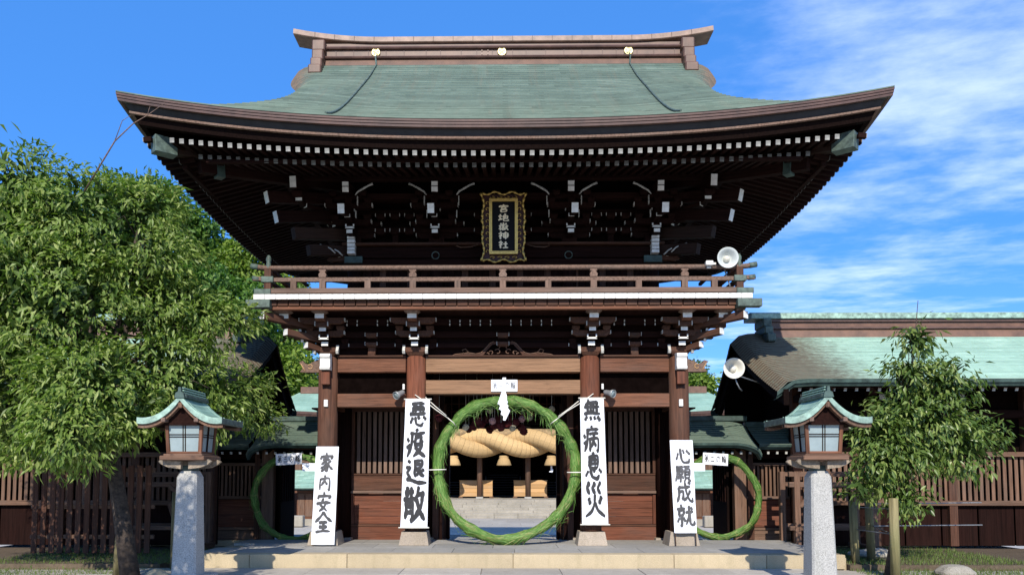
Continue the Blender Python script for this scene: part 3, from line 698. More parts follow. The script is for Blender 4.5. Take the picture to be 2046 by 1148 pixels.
for xc in (-3.02, 0, 3.02):
    bearing(xc, -.1, 5.03, .27, .10, 'wood_mid'); bearing(xc, -.1, 4.82, .27, .09, 'wood_mid')
    if xc: block(G, 'strut', (xc, -.08, 4.68), .17, .12, .22, 'wood_mid'); block(G, 'strut_cap', (xc, -.14, 4.60), .16, .1, .06, 'wood_mid')
    for z in (5.03, 4.82):
        c = MB()
        for s in (-1, 1): c.box((xc + s * .137, -.22, z + .02), .016, .03, .08)
        c.build('painted_edge', 'white_worn', G)
    for dx in np.arange(-1.2, 1.25, .23):
        if abs(xc) > 1 and abs(dx) > .6: continue
        if abs(dx) < .1: continue
        for z in (5.20, 5.28):
            c = MB(); c.box((xc + dx, -.44, z + .03), .022, .02, .05); c.build('joist_tip', 'white_worn', G)
# ================================================================== GATE ROOF
A_, B_, YC = 7.32, 5.8, 2.3
def prof(t): return 8.50 + .48 * t + .0525 * t * t
def flare(x, t): return .20 * smooth(2.2, 5.0, abs(x)) * smooth(-.1, 3.2, t) * (1 - smooth(3.4, 5.0, t))
def lift(uu, dd): return .57 * min(1.1, abs(uu)) ** 2.4 * max(0, 1 - dd / 3.5) ** 1.5
def xg(t): return 4.80 + .30 * smooth(3.2, 4.3, t) + .42 * smooth(4.2, 5.2, t)
def zroof(x, y, t): return prof(t) + flare(x, t) + max(lift(x / A_, t), lift((y - YC) / B_, A_ - abs(x)))
courses = 46; tmax = 5.42
m = MB(); nu = 80
for k in range(courses):
    t0 = tmax * k / courses; t1 = tmax * (k + 1) / courses
    def X(uu, t):
        h = (A_ - t) if t < 2.25 else xg(t) + (A_ - 2.25 - 4.80) * max(0, 1 - (t - 2.25) / .95) ** 2.4
        return (2 * uu - 1) * h
    def fn(uu, vv, front=1):
        t = t0 + (t1 - t0) * vv; x = X(uu, t); y = YC - front * (B_ - t)
        z = zroof(x, y, t) + .022 * (1 - vv)
        e = abs(x) - (xg(t) - .55)
        if e > 0 and t > 3.2: z -= .42 * (1 - math.sqrt(max(0, 1 - min(1, e / .56) ** 2))) * smooth(3.2, 4.4, t)
        return (x, y, z)
    uvf = lambda a, b_, k=k: (fn(a, b_)[0] / .42 + 100, k + b_ * .98)
    m.grid(fn, nu, 1, uvf)
    # riser under the lip of the course
    for i in range(nu):
        p, q = fn(i / nu, 0), fn((i + 1) / nu, 0); m.quad(p, q, (q[0], q[1], q[2] - .024), (p[0], p[1], p[2] - .024), [(p[0] / .42 + 100, k)] * 4)
rf = m.build('copper_shingles', 'roof', G, kind='stuff')
m = MB()
m.grid(lambda a, b_: ((2 * a - 1) * max(A_ - b_ * tmax, xg(b_ * tmax) if b_ > .45 else 0), YC + B_ - b_ * tmax, zroof((2 * a - 1) * (A_ - b_ * tmax), YC + B_ - b_ * tmax, b_ * tmax)), 40, 24, lambda a, b_: (a * 35, b_ * 46 + .1))
m.build('rear_roof_slope', 'roof', G)
for s in (-1, 1):
    m = MB()
    for k in range(22):
        t0 = 2.6 * k / 22; t1 = 2.6 * (k + 1) / 22
        def fs(a, b_):
            t = t0 + (t1 - t0) * b_; h = B_ - t; y = YC + (2 * a - 1) * h
            return (s * (A_ - t), y, prof(t) + flare(A_ - t, t) + max(lift((y - YC) / B_, t), lift((A_ - t) / A_, h and B_ - abs(y - YC))) + .022 * (1 - b_))
        m.grid(fs, 40, 1, lambda a, b_, k=k: (a * 30, k + b_ * .98))
        for i in range(40):
            p, q = fs(i / 40, 0), fs((i + 1) / 40, 0); m.quad(p, q, (q[0], q[1], q[2] - .024), (p[0], p[1], p[2] - .024))
    m.build('side_roof_slope', 'roof', G)
    # gable face with bargeboards
    m = MB(); ys = np.linspace(-.9, 5.5, 24)
    pts = [(y, prof(B_ - abs(y - YC)) - .25) for y in ys]
    m.prism([(-.9, 10.0)] + pts + [(5.5, 10.0)], s * 4.55, s * 4.6, 'YZ'); gw = m.build('gable_wall', 'wood_dark', G)
    for f in (-1, 1):
        m = MB(); yy = np.linspace(0, 3.3, 14)
        top = [(YC + f * v, prof(B_ - v) - .20 - (.35 if v < .4 else .1)) for v in yy]; bot = [(a, b_ - .32) for a, b_ in top]
        m.prism(top + bot[::-1], s * 4.78, s * 4.86, 'YZ'); m.build('bargeboard', 'wood_mid', G)
# eaves: sweep profiles round the four sides (d inwards from the edge, dz)
def sweep(name, prof_, mat, nseg=64, edge_lines=False):
    m = MB()
    for side in range(4):
        for (d0, z0), (d1, z1) in zip(prof_[:-1], prof_[1:]):
            def fn(a, b_):
                d = d0 + (d1 - d0) * b_; z = z0 + (z1 - z0) * b_; uu = 2 * a - 1; hx, hy = A_ - d, B_ - d
                if side == 0: p = (uu * hx, YC - hy)
                elif side == 1: p = (hx, YC + uu * hy)
                elif side == 2: p = (-uu * hx, YC + hy)
                else: p = (-hx, YC - uu * hy)
                return (p[0], p[1], 8.50 + z + lift(uu, d * .6))
            m.grid(fn, nseg, 1, sm=False)
    return m.build(name, mat, G)
sweep('eave_edge', [(.06, .03), (.02, .012), (.03, -.012), (.0, -.014), (.004, -.050), (.022, -.053), (.024, -.062), (.010, -.064), (.014, -.100), (.032, -.103), (.034, -.112), (.02, -.114), (.026, -.155), (.075, -.160), (.10, -.15)], 'copper_brown')
sweep('eave_band', [(.10, -.15), (.13, -.155), (.20, -.262), (.215, -.262)], 'band_dark')
sweep('eave_lath', [(.215, -.262), (.175, -.262), (.178, -.305), (.24, -.307)], 'wood_grey')
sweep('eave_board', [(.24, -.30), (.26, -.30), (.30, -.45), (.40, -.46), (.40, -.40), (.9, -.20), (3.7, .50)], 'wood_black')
# rafters
def rafter(kind, x0, y0, x1, y1, z0, z1, w_):
    o = beam(G, kind, (x1, y1, z1), (x0, y0, z0), w_, w_ * 1.05, 'wood_dark', .004)
    v = (Vector((x0, y0, z0)) - Vector((x1, y1, z1))).normalized(); p = Vector((x0, y0, z0))
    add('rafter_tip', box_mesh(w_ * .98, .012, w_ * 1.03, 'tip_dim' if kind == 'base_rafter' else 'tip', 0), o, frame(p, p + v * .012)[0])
Lr = lambda uu, d_: .72 * lift(uu, d_)
nF = 69
for k in range(nF):
    x = -6.38 + 12.76 * k / (nF - 1); uu = x / 6.95; din = min(3.7, A_ - abs(x) + .05)
    fe = min(1.35, din); rafter('flying_rafter', x, YC - B_ + .35, x, YC - B_ + fe, 7.99 + Lr(uu, .35), 7.99 + .25 * (fe - .35) + Lr(uu, fe), .088)
    if abs(x) < 6.1 and din > 1.1:
        rafter('base_rafter', x, YC - B_ + .80, x, YC - B_ + din, 7.95 + Lr(uu, .8), 7.95 + .30 * (din - .8) + Lr(uu, din), .085)
for s in (-1, 1):
    for k in range(44):
        y = -3.05 + k * .198; uu = (y - YC) / 5.45; din = min(3.6, y - (YC - B_) + .05, (YC + B_) - y + .05)
        fe = min(1.35, din)
        if fe > .45: rafter('flying_rafter', s * (A_ - .35), y, s * (A_ - fe), y, 7.99 + Lr(uu, .35), 7.99 + .25 * (fe - .35) + Lr(uu, fe), .088)
        if din > 1.0: rafter('base_rafter', s * (A_ - .80), y, s * (A_ - din), y, 7.95 + Lr(uu, .8), 7.95 + .30 * (din - .8) + Lr(uu, din), .085)
    # hip rafter with copper clad end
    hp = lambda d_, dz: (s * (A_ - d_), YC - B_ + d_, 7.92 + dz + .72 * lift(1, d_))
    h = beam(G, 'hip_rafter', hp(3.7, 1.0), hp(.62, .06), .2, .28, 'wood_dim'); post_ = beam(h, 'copper_end', hp(.80, .10), hp(.50, .03), .25, .33, 'copper_green')
    beam(G, 'lower_hip_rafter', hp(3.7, .72), hp(1.15, -.06), .18, .24, 'wood_dark'); beam(h, 'copper_strap', hp(1.5, .03), hp(1.38, .0), .2, .3, 'copper_dkgreen')
    # deeper purlins under the side eaves
    beam(G, 'side_purlin', (s * 4.85, -.9, 8.44), (s * 4.85, 5.5, 8.44), .15, .17, 'wood_dark'); beam(G, 'side_purlin', (s * 6.45, -2.4, 8.07), (s * 6.45, 7, 8.07), .1, .1, 'wood_dark')
span('eave_batten', -5.9, 5.9, -2.66, 8.02, 8.10, .1, 'wood_dark')
# ridge
def ridge_sweep(name, outline, x0, x1, mat, n=40, up=None, par=G):
    m = MB(); k = len(outline)
    P = [[(x0 + (x1 - x0) * i / n, YC + yy, zz + (up(x0 + (x1 - x0) * i / n) if up else 0)) for yy, zz in outline] for i in range(n + 1)]
    for i in range(n):
        for j in range(k): m.quad(P[i][j], P[i + 1][j], P[i + 1][(j + 1) % k], P[i][(j + 1) % k])
    m.poly(P[0]); m.poly(P[-1][::-1]); return m.build(name, mat, par)
upc = lambda x: .24 * max(0, (abs(x) - 3.2) / 2.35) ** 2.0
ridge_sweep('ridge_cap', [(-.30, 13.31), (-.32, 13.33), (-.30, 13.47), (-.18, 13.53), (.18, 13.53), (.30, 13.47), (.32, 13.33), (.30, 13.31)], -5.58, 5.58, 'copper_pale', 60, upc)
ridge_sweep('ridge_moulding', [(-.25, 13.19), (-.25, 13.31), (.25, 13.31), (.25, 13.19)], -4.76, 4.76, 'copper_ridge')
ridge_sweep('ridge_body', [(-.28, 12.88), (-.28, 13.18), (.28, 13.18), (.28, 12.88)], -4.74, 4.74, 'copper_ridge')
ridge_sweep('ridge_moulding', [(-.34, 13.12), (-.36, 13.15), (-.34, 13.19), (.34, 13.19), (.34, 13.12)], -4.78, 4.78, 'copper_brown')
ridge_sweep('ridge_moulding', [(-.36, 12.85), (-.38, 12.88), (-.36, 12.91), (.36, 12.91), (.36, 12.85)], -4.78, 4.78, 'copper_brown')
ridge_sweep('ridge_skirt', [(-.42, 12.45), (-.30, 12.85), (.30, 12.85), (.42, 12.45)], -4.80, 4.80, 'copper_ridge')
for k in range(20):   # standing seams on the ridge cladding
    x = -4.5 + 9.0 * k / 19 + random.uniform(-.1, .1); block(G, 'ridge_seam', (x, YC - .284, 13.01), .018, .016, .20, 'copper_brown', 0)
    x = -5.0 + 10.0 * k / 19; block(G, 'cap_seam', (x, YC - .318, 13.40 + upc(x)), .014, .016, .12, 'copper_brown', 0)
for s in (-1, 1):
    zz = [13.42, 13.06, 12.70, 12.30]
    for j, (z1, z0, yo, hw) in enumerate(((13.30, 13.0, .50, .17), (12.99, 12.70, .58, .15), (12.69, 12.44, .72, .15), (12.43, 12.18, .86, .17))):
        block(G, 'ridge_end_ornament', (s * 4.86, YC - yo / 2 + .1, (z0 + z1) / 2), hw * 2, yo + .2, z1 - z0, 'copper_ridge', .03)
    for f in (-1, 1): block(G, 'ridge_end_ornament', (s * 4.86, YC + .55, 12.8), .3, .5, 1.1, 'copper_brown', .03)
for i, x in enumerate((-3.37, -.02, 3.33)):
    c = MB(); mt = T((x, YC - .29, 13.03)) @ Matrix.Rotation(R(90), 4, 'X')
    c.lathe([(0, 0.0), (.105, 0.0), (.118, .02), (.105, .045), (.085, .03), (.03, .05), (0, .055)], mt, 20); cr = c.build('gold_crest', 'crest', G)
    c = MB()
    for k in range(5):
        a = 2 * math.pi * k / 5 + .3; c.lathe([(0, .05), (.026, .045), (.03, .03)], T((x + .055 * math.cos(a), YC - .29, 13.03 + .055 * math.sin(a))) @ Matrix.Rotation(R(90), 4, 'X'), 8)
    c.build('crest_petals', 'crest', cr)
for k in range(4): block(G, 'small_stud', (-.55 + .16 * (k % 2) , YC - .29, 12.98 + .1 * (k // 2)), .03, .02, .03, 'copper_pale', 0)
for s in (-1, 1):
    pts = [(s * 3.34, YC - .33, 12.95), (s * 3.36, YC - .42, 12.84), (s * 3.33, YC - .46, 12.62)] + [(s * (3.33 + .12 * math.sin(3 * b_)), YC - (B_ - t), prof(t) + flare(3.35, t) + lift(3.35 / A_, t) + .05) for t, b_ in ((tmax * (1 - q), q) for q in np.linspace(0.03, .985, 24))]
    m = MB(); m.tube(pts, .022, 6); m.build('lightning_wire', 'copper_green', G)

# ================================================================== lettering
ST = {
'家': "50,2 52,14|18,18 12,34|18,20 88,18 78,32|30,36 72,34|52,36 40,50 18,62|46,48 58,66 56,90 44,96|50,60 32,74 14,82|54,72 36,88 16,96|80,42 62,56|60,56 76,76 94,88",
'内': "20,28 18,96|20,30 82,26 84,92 74,88|52,6 50,34 26,68|52,40 70,62",
'安': "50,2 52,14|16,20 12,36|16,22 88,20 78,34|46,34 34,58 28,66 50,78 72,96|66,48 54,76 20,98|6,60 94,54",
'全': "50,2 32,26 6,48|50,4 70,28 96,46|30,50 72,48|28,70 72,68|50,50 50,92|12,94 90,90",
'悪': "18,8 82,6|38,8 38,40|60,8 60,40|24,20 26,40|24,20 76,18 74,38|24,30 76,29|10,46 90,42|22,62 12,84|36,58 42,84 66,92 78,78|52,56 58,66|78,56 92,70",
'疫': "50,0 54,10|20,16 90,12|28,18 24,60 6,98|6,34 14,46|4,66 22,56|48,26 44,42 36,50|48,28 72,26 72,42 84,44|40,56 76,54 62,76 34,98|44,62 64,82 94,98",
'退': "44,8 44,66|44,10 76,8 74,38|46,23 74,22|46,38 74,37|44,66 62,58|84,44 66,54|56,42 70,58 88,68|14,8 24,18|6,36 24,34 12,56 22,72 10,84|10,80 34,84 60,94 98,94",
'散': "8,20 48,16|18,6 18,36|36,6 36,36|4,38 52,34|14,46 12,92|14,46 42,44 42,94 34,90|14,60 42,58|14,74 42,72|68,4 60,28 50,44|62,26 96,22|86,24 78,58 46,98|60,40 76,70 98,96",
'無': "30,2 22,16 10,26|26,14 84,12|8,32 92,30|26,14 26,58|42,14 42,58|58,13 58,58|76,13 76,58|6,60 94,58|20,70 10,88|40,72 44,84|60,72 66,84|80,70 94,88",
'病': "50,0 54,10|20,16 92,12|28,18 24,60 6,98|6,34 14,46|4,66 22,56|38,30 90,28|40,46 38,96|40,48 86,46 86,92 76,88|62,30 60,58 46,80|62,58 76,76",
'息': "52,0 44,10|30,14 30,58|30,14 72,12 72,58|30,28 70,27|30,42 70,41|30,57 72,56|20,70 8,90|34,66 42,90 68,96 80,82|50,64 58,74|80,62 94,76",
'災': "26,2 14,18 26,34|52,2 40,18 52,34|78,2 66,18 78,34|22,46 28,64|82,42 68,62|50,36 48,62 32,84 6,98|50,60 66,82 96,98",
'心': "20,36 8,72|34,14 40,70 54,86 84,84 88,64|50,20 58,40|74,22 94,44",
'願': "8,10 52,8|14,10 12,56 2,92|34,12 28,22|22,24 22,54|22,24 46,23 46,54|22,38 46,37|22,53 46,52|34,54 34,92 28,88|24,62 16,80|44,62 52,78|56,8 96,6|76,8 70,22|62,22 62,72|62,22 92,21 92,72|62,38 92,37|62,54 92,53|62,71 92,70|68,76 54,96|82,76 98,94",
'成': "16,26 84,22|18,28 16,64 4,96|20,48 42,46 40,78 32,74|52,4 60,50 78,84 96,92 96,74|82,42 66,70 44,90|72,2 86,14",
'就': "26,0 28,12|4,18 50,16|14,26 14,50|14,26 42,25 40,48|14,49 42,47|28,50 28,94 20,90|14,62 6,82|40,60 50,78|54,34 94,30|72,6 70,50 52,92|74,38 76,82 86,92 98,88 98,72|82,12 92,22",
'宮': "50,0 52,12|16,18 10,34|16,20 90,18 80,32|32,34 34,56|32,34 70,33 66,55|33,55 67,54|50,56 46,64|24,66 27,96|24,66 78,65 74,96|26,95 75,94",
'地': "4,36 38,32|20,10 20,76|2,82 40,68|44,44 88,30 86,62 78,58|66,4 66,72|52,22 52,84 60,92 96,90 96,72",
'嶽': "50,0 50,24|26,8 26,25 74,24|74,8 74,26|22,36 8,52|10,36 22,60 20,92 12,96|20,62 4,84|44,34 46,40|34,44 60,43|38,54 58,53|38,62 58,61|36,72 38,92|36,72 60,71 58,92|37,91 59,90|64,52 96,49|80,34 78,60 62,96|80,58 88,80 98,96|88,36 94,44",
'神': "20,4 26,14|6,24 38,22 4,60|22,42 22,98|28,46 38,58|50,24 52,74|50,24 92,22 90,74|51,48 91,47|51,73 90,72|71,2 71,98",
'社': "20,4 26,14|6,24 38,22 4,60|22,42 22,98|28,46 38,58|52,40 90,38|71,12 71,88|46,90 98,88",
'第': "20,4 10,22|16,12 44,11|62,4 52,20|58,11 90,10|20,32 76,31 76,48|22,48 76,47|22,48 16,64 82,62 78,88 68,84|48,22 48,98|46,62 14,94",
'一': "8,52 92,48", '二': "22,28 78,26|6,78 94,74", '三': "16,18 84,16|22,48 76,46|6,82 94,80",
'の': "52,18 44,60 24,82 10,64 20,32 50,14 82,28 88,60 60,90",
'輪': "6,16 46,14|10,28 10,62|10,28 42,27 42,62|10,44 42,43|10,61 42,60|2,76 50,74|26,4 26,98|74,2 62,22 48,36|74,4 84,20 98,34|62,40 86,39|54,52 54,98|54,52 94,51 94,94 88,92|56,72 94,71|68,52 68,94|80,52 80,94"}
def brush(ch, wbase, seed=0, rough=.12):
    """list of 2-D polygons (quads) of a brushed character in a 0..1 box, y down"""
    rr = random.Random(ord(ch) + seed); out = []
    for s in ST[ch].split('|'):
        P = [np.array([float(a) for a in p.split(',')]) / 100 for p in s.split()]
        P = [p + np.array([rr.uniform(-.012, .012), rr.uniform(-.012, .012)]) for p in P]
        if len(P) == 2:
            n_ = np.array([-(P[1] - P[0])[1], (P[1] - P[0])[0]]); P = [P[0], (P[0] + P[1]) / 2 + n_ * rr.uniform(-.06, .06), P[1]]
        ext = [2 * P[0] - P[1]] + P + [2 * P[-1] - P[-2]]; C = []
        for i in range(1, len(ext) - 2):
            p0, p1, p2, p3 = ext[i - 1:i + 3]
            for t in np.linspace(0, 1, 7)[:-1]:
                C.append(p1 * (2 * t**3 - 3 * t**2 + 1) + p2 * (-2 * t**3 + 3 * t**2) + (p2 - p0) * .35 * (t**3 - 2 * t**2 + t) + (p3 - p1) * .35 * (t**3 - t**2))
        C.append(P[-1]); n = len(C); wob = rr.uniform(.85, 1.2)
        L, Rr = [], []
        for i, c in enumerate(C):
            tg = C[min(i + 1, n - 1)] - C[max(i - 1, 0)]; tg = tg / (np.linalg.norm(tg) + 1e-9); nn = np.array([-tg[1], tg[0]]); q = i / (n - 1)
            wd = wbase * wob * (1.15 - .35 * math.sin(math.pi * min(1, q * 1.2)) if q < .8 else .95 - (q - .8) * 2.6) * (1 + rr.uniform(-rough, rough))
            if i == 0: wd *= .8
            L.append(c + nn * wd / 2); Rr.append(c - nn * wd / 2)
        for i in range(n - 1): out.append([L[i], L[i + 1], Rr[i + 1], Rr[i]])
        d0 = (C[0] - C[1]) / (np.linalg.norm(C[0] - C[1]) + 1e-9) * wbase * .35; out.append([L[0], Rr[0], (C[0] + d0) * .6 + Rr[0] * .4, (C[0] + d0) * .6 + L[0] * .4])
    return out
def letter(name, ch, par, box, surf, mat, wbase, eps, seed=0, th=0):
    """box = (u0,v0,u1,v1) in surface coordinates (v down); surf(u,v) -> world point; eps lifts it off"""
    m = MB()
    for k, q in enumerate(brush(ch, wbase, seed)):
        pts = []
        for p in q:
            w3 = surf(box[0] + (box[2] - box[0]) * p[0], box[1] + (box[3] - box[1]) * p[1]); pts.append((w3[0], w3[1] - eps - .00006 * (k % 37), w3[2]))
        m.quad(*pts)
    return m.build(name, mat, par)
# ------------------------------------------------ the name plaque under the upper eaves
P = thing('name_plaque', 'black and gilt framed shrine name plaque with five vertical characters hung under the upper eave', 'sign', (0, -.9, 6.55))
pc = (.015, -.86, 7.33)
def psurf(u_, v_):   # u,v in metres from the plaque centre, v down; the board leans forward at the top
    return (pc[0] + u_, pc[1] + .12 * v_ , pc[2] - v_)
def pprism(outline, y0, y1, mat, name, par=P):
    m = MB(); mt = Matrix.Translation((pc[0], pc[1], pc[2])) @ Matrix(((1, 0, 0, 0), (0, 1, -.12, 0), (0, 0, 1, 0), (0, 0, 0, 1)))
    m.prism(outline, y0, y1, 'XZ', mt); return m.build(name, mat, par)
pprism([(-.26, -.54), (.26, -.54), (.26, .54), (-.26, .54)], -.02, .05, 'lacquer', 'board')
def rectframe(x, z, wd, y0, y1, mat, name):
    for (a, b_, c, d_) in ((-x, -z, x, -z + wd), (-x, z - wd, x, z), (-x, -z + wd, -x + wd, z - wd), (x - wd, -z + wd, x, z - wd)):
        pprism([(a, b_), (c, b_), (c, d_), (a, d_)], y0, y1, mat, name)
rectframe(.315, .60, .062, -.055, .03, 'gold', 'gilt_frame'); rectframe(.285, .57, .012, -.066, -.05, 'gilt_old', 'frame_bead')
pprism([(-.47, -.72), (.47, -.72), (.44, 0), (.47, .72), (-.47, .72), (-.44, 0)], .055, .09, 'carved_red', 'carved_surround')
m = MB(); PT = lambda u_, v_, e: (psurf(u_, v_)[0], psurf(u_, v_)[1] - e, psurf(u_, v_)[2])
for s in (-1, 1):
    e = []
    for q in np.linspace(-1, 1, 60): e.append(PT(s * (.475 - .028 * math.cos(q * 9) - .05 * (1 - abs(q)) * (abs(q) > .25)), q * .74, -.01))
    m.tube(e, [.026 + .009 * math.sin(i * 1.35) for i in range(60)], 6)
    e = []
    for q in np.linspace(-1, 1, 40): e.append(PT(q * .47, s * (.735 - .03 * math.cos(q * 8) + .0), -.01))
    m.tube(e, [.026 + .009 * math.sin(i * 1.3) for i in range(40)], 6)
    for q in np.linspace(-.85, .85, 9):
        m.tube([PT(s * (.36 + .05 * math.sin(t) * (.4 + t / 9)), q * .62 + .05 * math.cos(t) * (.3 + t / 8), -.03) for t in np.linspace(0, 5.5, 10)], .009, 5)
    for q in (-.25, -.08, .08, .25):
        m.tube([PT(q + .05 * math.sin(t), s * (.655 + .022 * math.cos(t)), -.03) for t in np.linspace(0, 5, 9)], .010, 5)
m.build('gilt_scrollwork', 'gold', P)
for i, ch in enumerate('宮地嶽神社'):
    letter('gilt_character', ch, P, (-.112, -.475 + i * .196, .112, -.475 + i * .196 + .168), psurf, 'gilt_text', .17, .026)
# ------------------------------------------------ cloth banners
def make_banner(label, text, top, bot, y0, y1, spots, ink, seed, rods):
    (xl, xr, zt), (xl1, xr1, zb) = top, bot
    b = thing('banner', label, 'banner', ((xl1 + xr1) / 2, y1, zb), group='calligraphy banners on the gate columns')
    rr = random.Random(seed); ph = rr.uniform(0, 6)
    def surf(u_, v_):
        a = xl + (xl1 - xl) * v_; c = xr + (xr1 - xr) * v_
        return (a + (c - a) * u_, y0 + (y1 - y0) * v_ + .016 * math.sin(v_ * 5 + ph) * math.sin(u_ * 3.1) + .007 * math.sin(v_ * 19 + u_ * 5 + ph) + .005 * math.sin(v_ * 8 - u_ * 9) - .012 * (1 - abs(2 * u_ - 1)) , zt + (zb - zt) * v_)
    m = MB(); m.grid(lambda a, c: surf(a, c), 12, 60); m.build('cloth', 'paper', b)
    for i, (ch, bx_) in enumerate(zip(text, spots)): letter('brush_character', ch, b, bx_, surf, ink, .146, .012, seed + i)
    if rods:
        for v_ in (0, 1):
            p, q = Vector(surf(-.07, v_)), Vector(surf(1.07, v_)); post(b, 'wooden_rod', p, q, .016, 'cord', .016, 8)
    else:
        for u_ in (.04, .96):
            p, q = Vector(surf(u_, 0)), Vector(surf(u_, 1)); q2 = p + (q - p) * (p.z - .285) / (p.z - q.z) if (p.z - q.z) else q
            post(b, 'stand_pole', (p.x, p.y + .02, p.z), (q2.x, q2.y + .02, .275), .011, 'wood_rack', .011, 8)
    return b
def boxes(h0, h1, w0, w1, rows, skew):
    return [((a - w0) / (w1 - w0), (c - h0) / (h1 - h0), (b_ - w0) / (w1 - w0), (d_ - h0) / (h1 - h0)) for (a, c, b_, d_) in rows]
make_banner('white cloth banner reading 家内安全 tied low on the left corner column', '家内安全', (-4.21, -3.70, 2.48), (-4.26, -3.74, .30), -.36, -.50,
    [(.15, .065, .82, .26), (.16, .285, .76, .455), (.12, .465, .82, .665), (.10, .665, .88, .885)], 'ink_grey', 3, False)
make_banner('tall white banner reading 悪疫退散 hung on the inner column left of the grass ring', '悪疫退散', (-2.20, -1.65, 3.55), (-2.29, -1.69, .67), -.34, -.40,
    [(.14, .025, .93, .225), (.10, .235, .92, .455), (.08, .465, .95, .665), (.06, .675, .92, .955)], 'ink', 5, True)
make_banner('tall white banner reading 無病息災 hung on the inner column right of the grass ring', '無病息災', (1.74, 2.27, 3.57), (1.76, 2.34, .74), -.34, -.40,
    [(.12, .01, .88, .205), (.10, .225, .80, .435), (.12, .435, .86, .645), (.10, .665, .92, .94)], 'ink', 8, True)
make_banner('white banner reading 心願成就 on thin poles before the right corner column', '心願成就', (3.74, 4.25, 2.62), (3.80, 4.29, .56), -.36, -.44,
    [(.18, .07, .88, .27), (.16, .275, .84, .46), (.16, .45, .90, .68), (.13, .70, .92, .93)], 'ink_grey', 12, False)
def flat_sign(name, label, text, c, wd, h, y, wbase, mat_ink='ink', tilt=0):
    b = thing(name, label, 'sign', (c[0], y, c[1] - h / 2), group='small paper ring signs')
    block(b, 'sign_board', (c[0], y, c[1]), wd, .012, h, 'paper', 0) if not tilt else beam(b, 'sign_board', (c[0] - wd / 2, y, c[1] - tilt), (c[0] + wd / 2, y, c[1] + tilt), .012, h, 'paper', 0)
    n = len(text); sf = lambda u_, v_: (c[0] - wd / 2 + wd * u_, y - .0065, c[1] + h / 2 - h * v_ + tilt * (2 * u_ - 1))
    for i, ch in enumerate(text):
        letter('brush_character', ch, b, (.05 + i * .9 / n + .02, .18, .05 + (i + 1) * .9 / n - .03, .82), sf, mat_ink, wbase, .002)
    return b
s1 = flat_sign('ring_sign', 'white paper sign on the lintel above the large grass ring', '第一の輪', (.03, 3.875), .60, .27, -.17, .09, 'ink_grey')
cm = MB(); cm.box((.03, -.175, 4.03), .08, .02, .06); cm.build('paper_tab', 'paper', s1)
flat_sign('ring_sign', 'small paper sign hanging above the left side grass ring', '第三の輪', (-5.34, 2.24), .65, .28, 1.42, .12, 'ink', .015)
flat_sign('ring_sign', 'small paper sign hanging above the right side grass ring', '第二の輪', (5.26, 2.235), .62, .29, 1.42, .12, 'ink', -.02)
# small blank notice cards beside the corner banners
for sx, lb in ((-1, 'small white card behind the left corner banner'), (1, 'small white card behind the right corner banner')):
    o = block(None, 'notice_card', (sx * 4.40, -.2, 2.02), .32, .01, .18, 'paper', 0); tag(o, lb, 'card', 'white cards beside the corner columns')
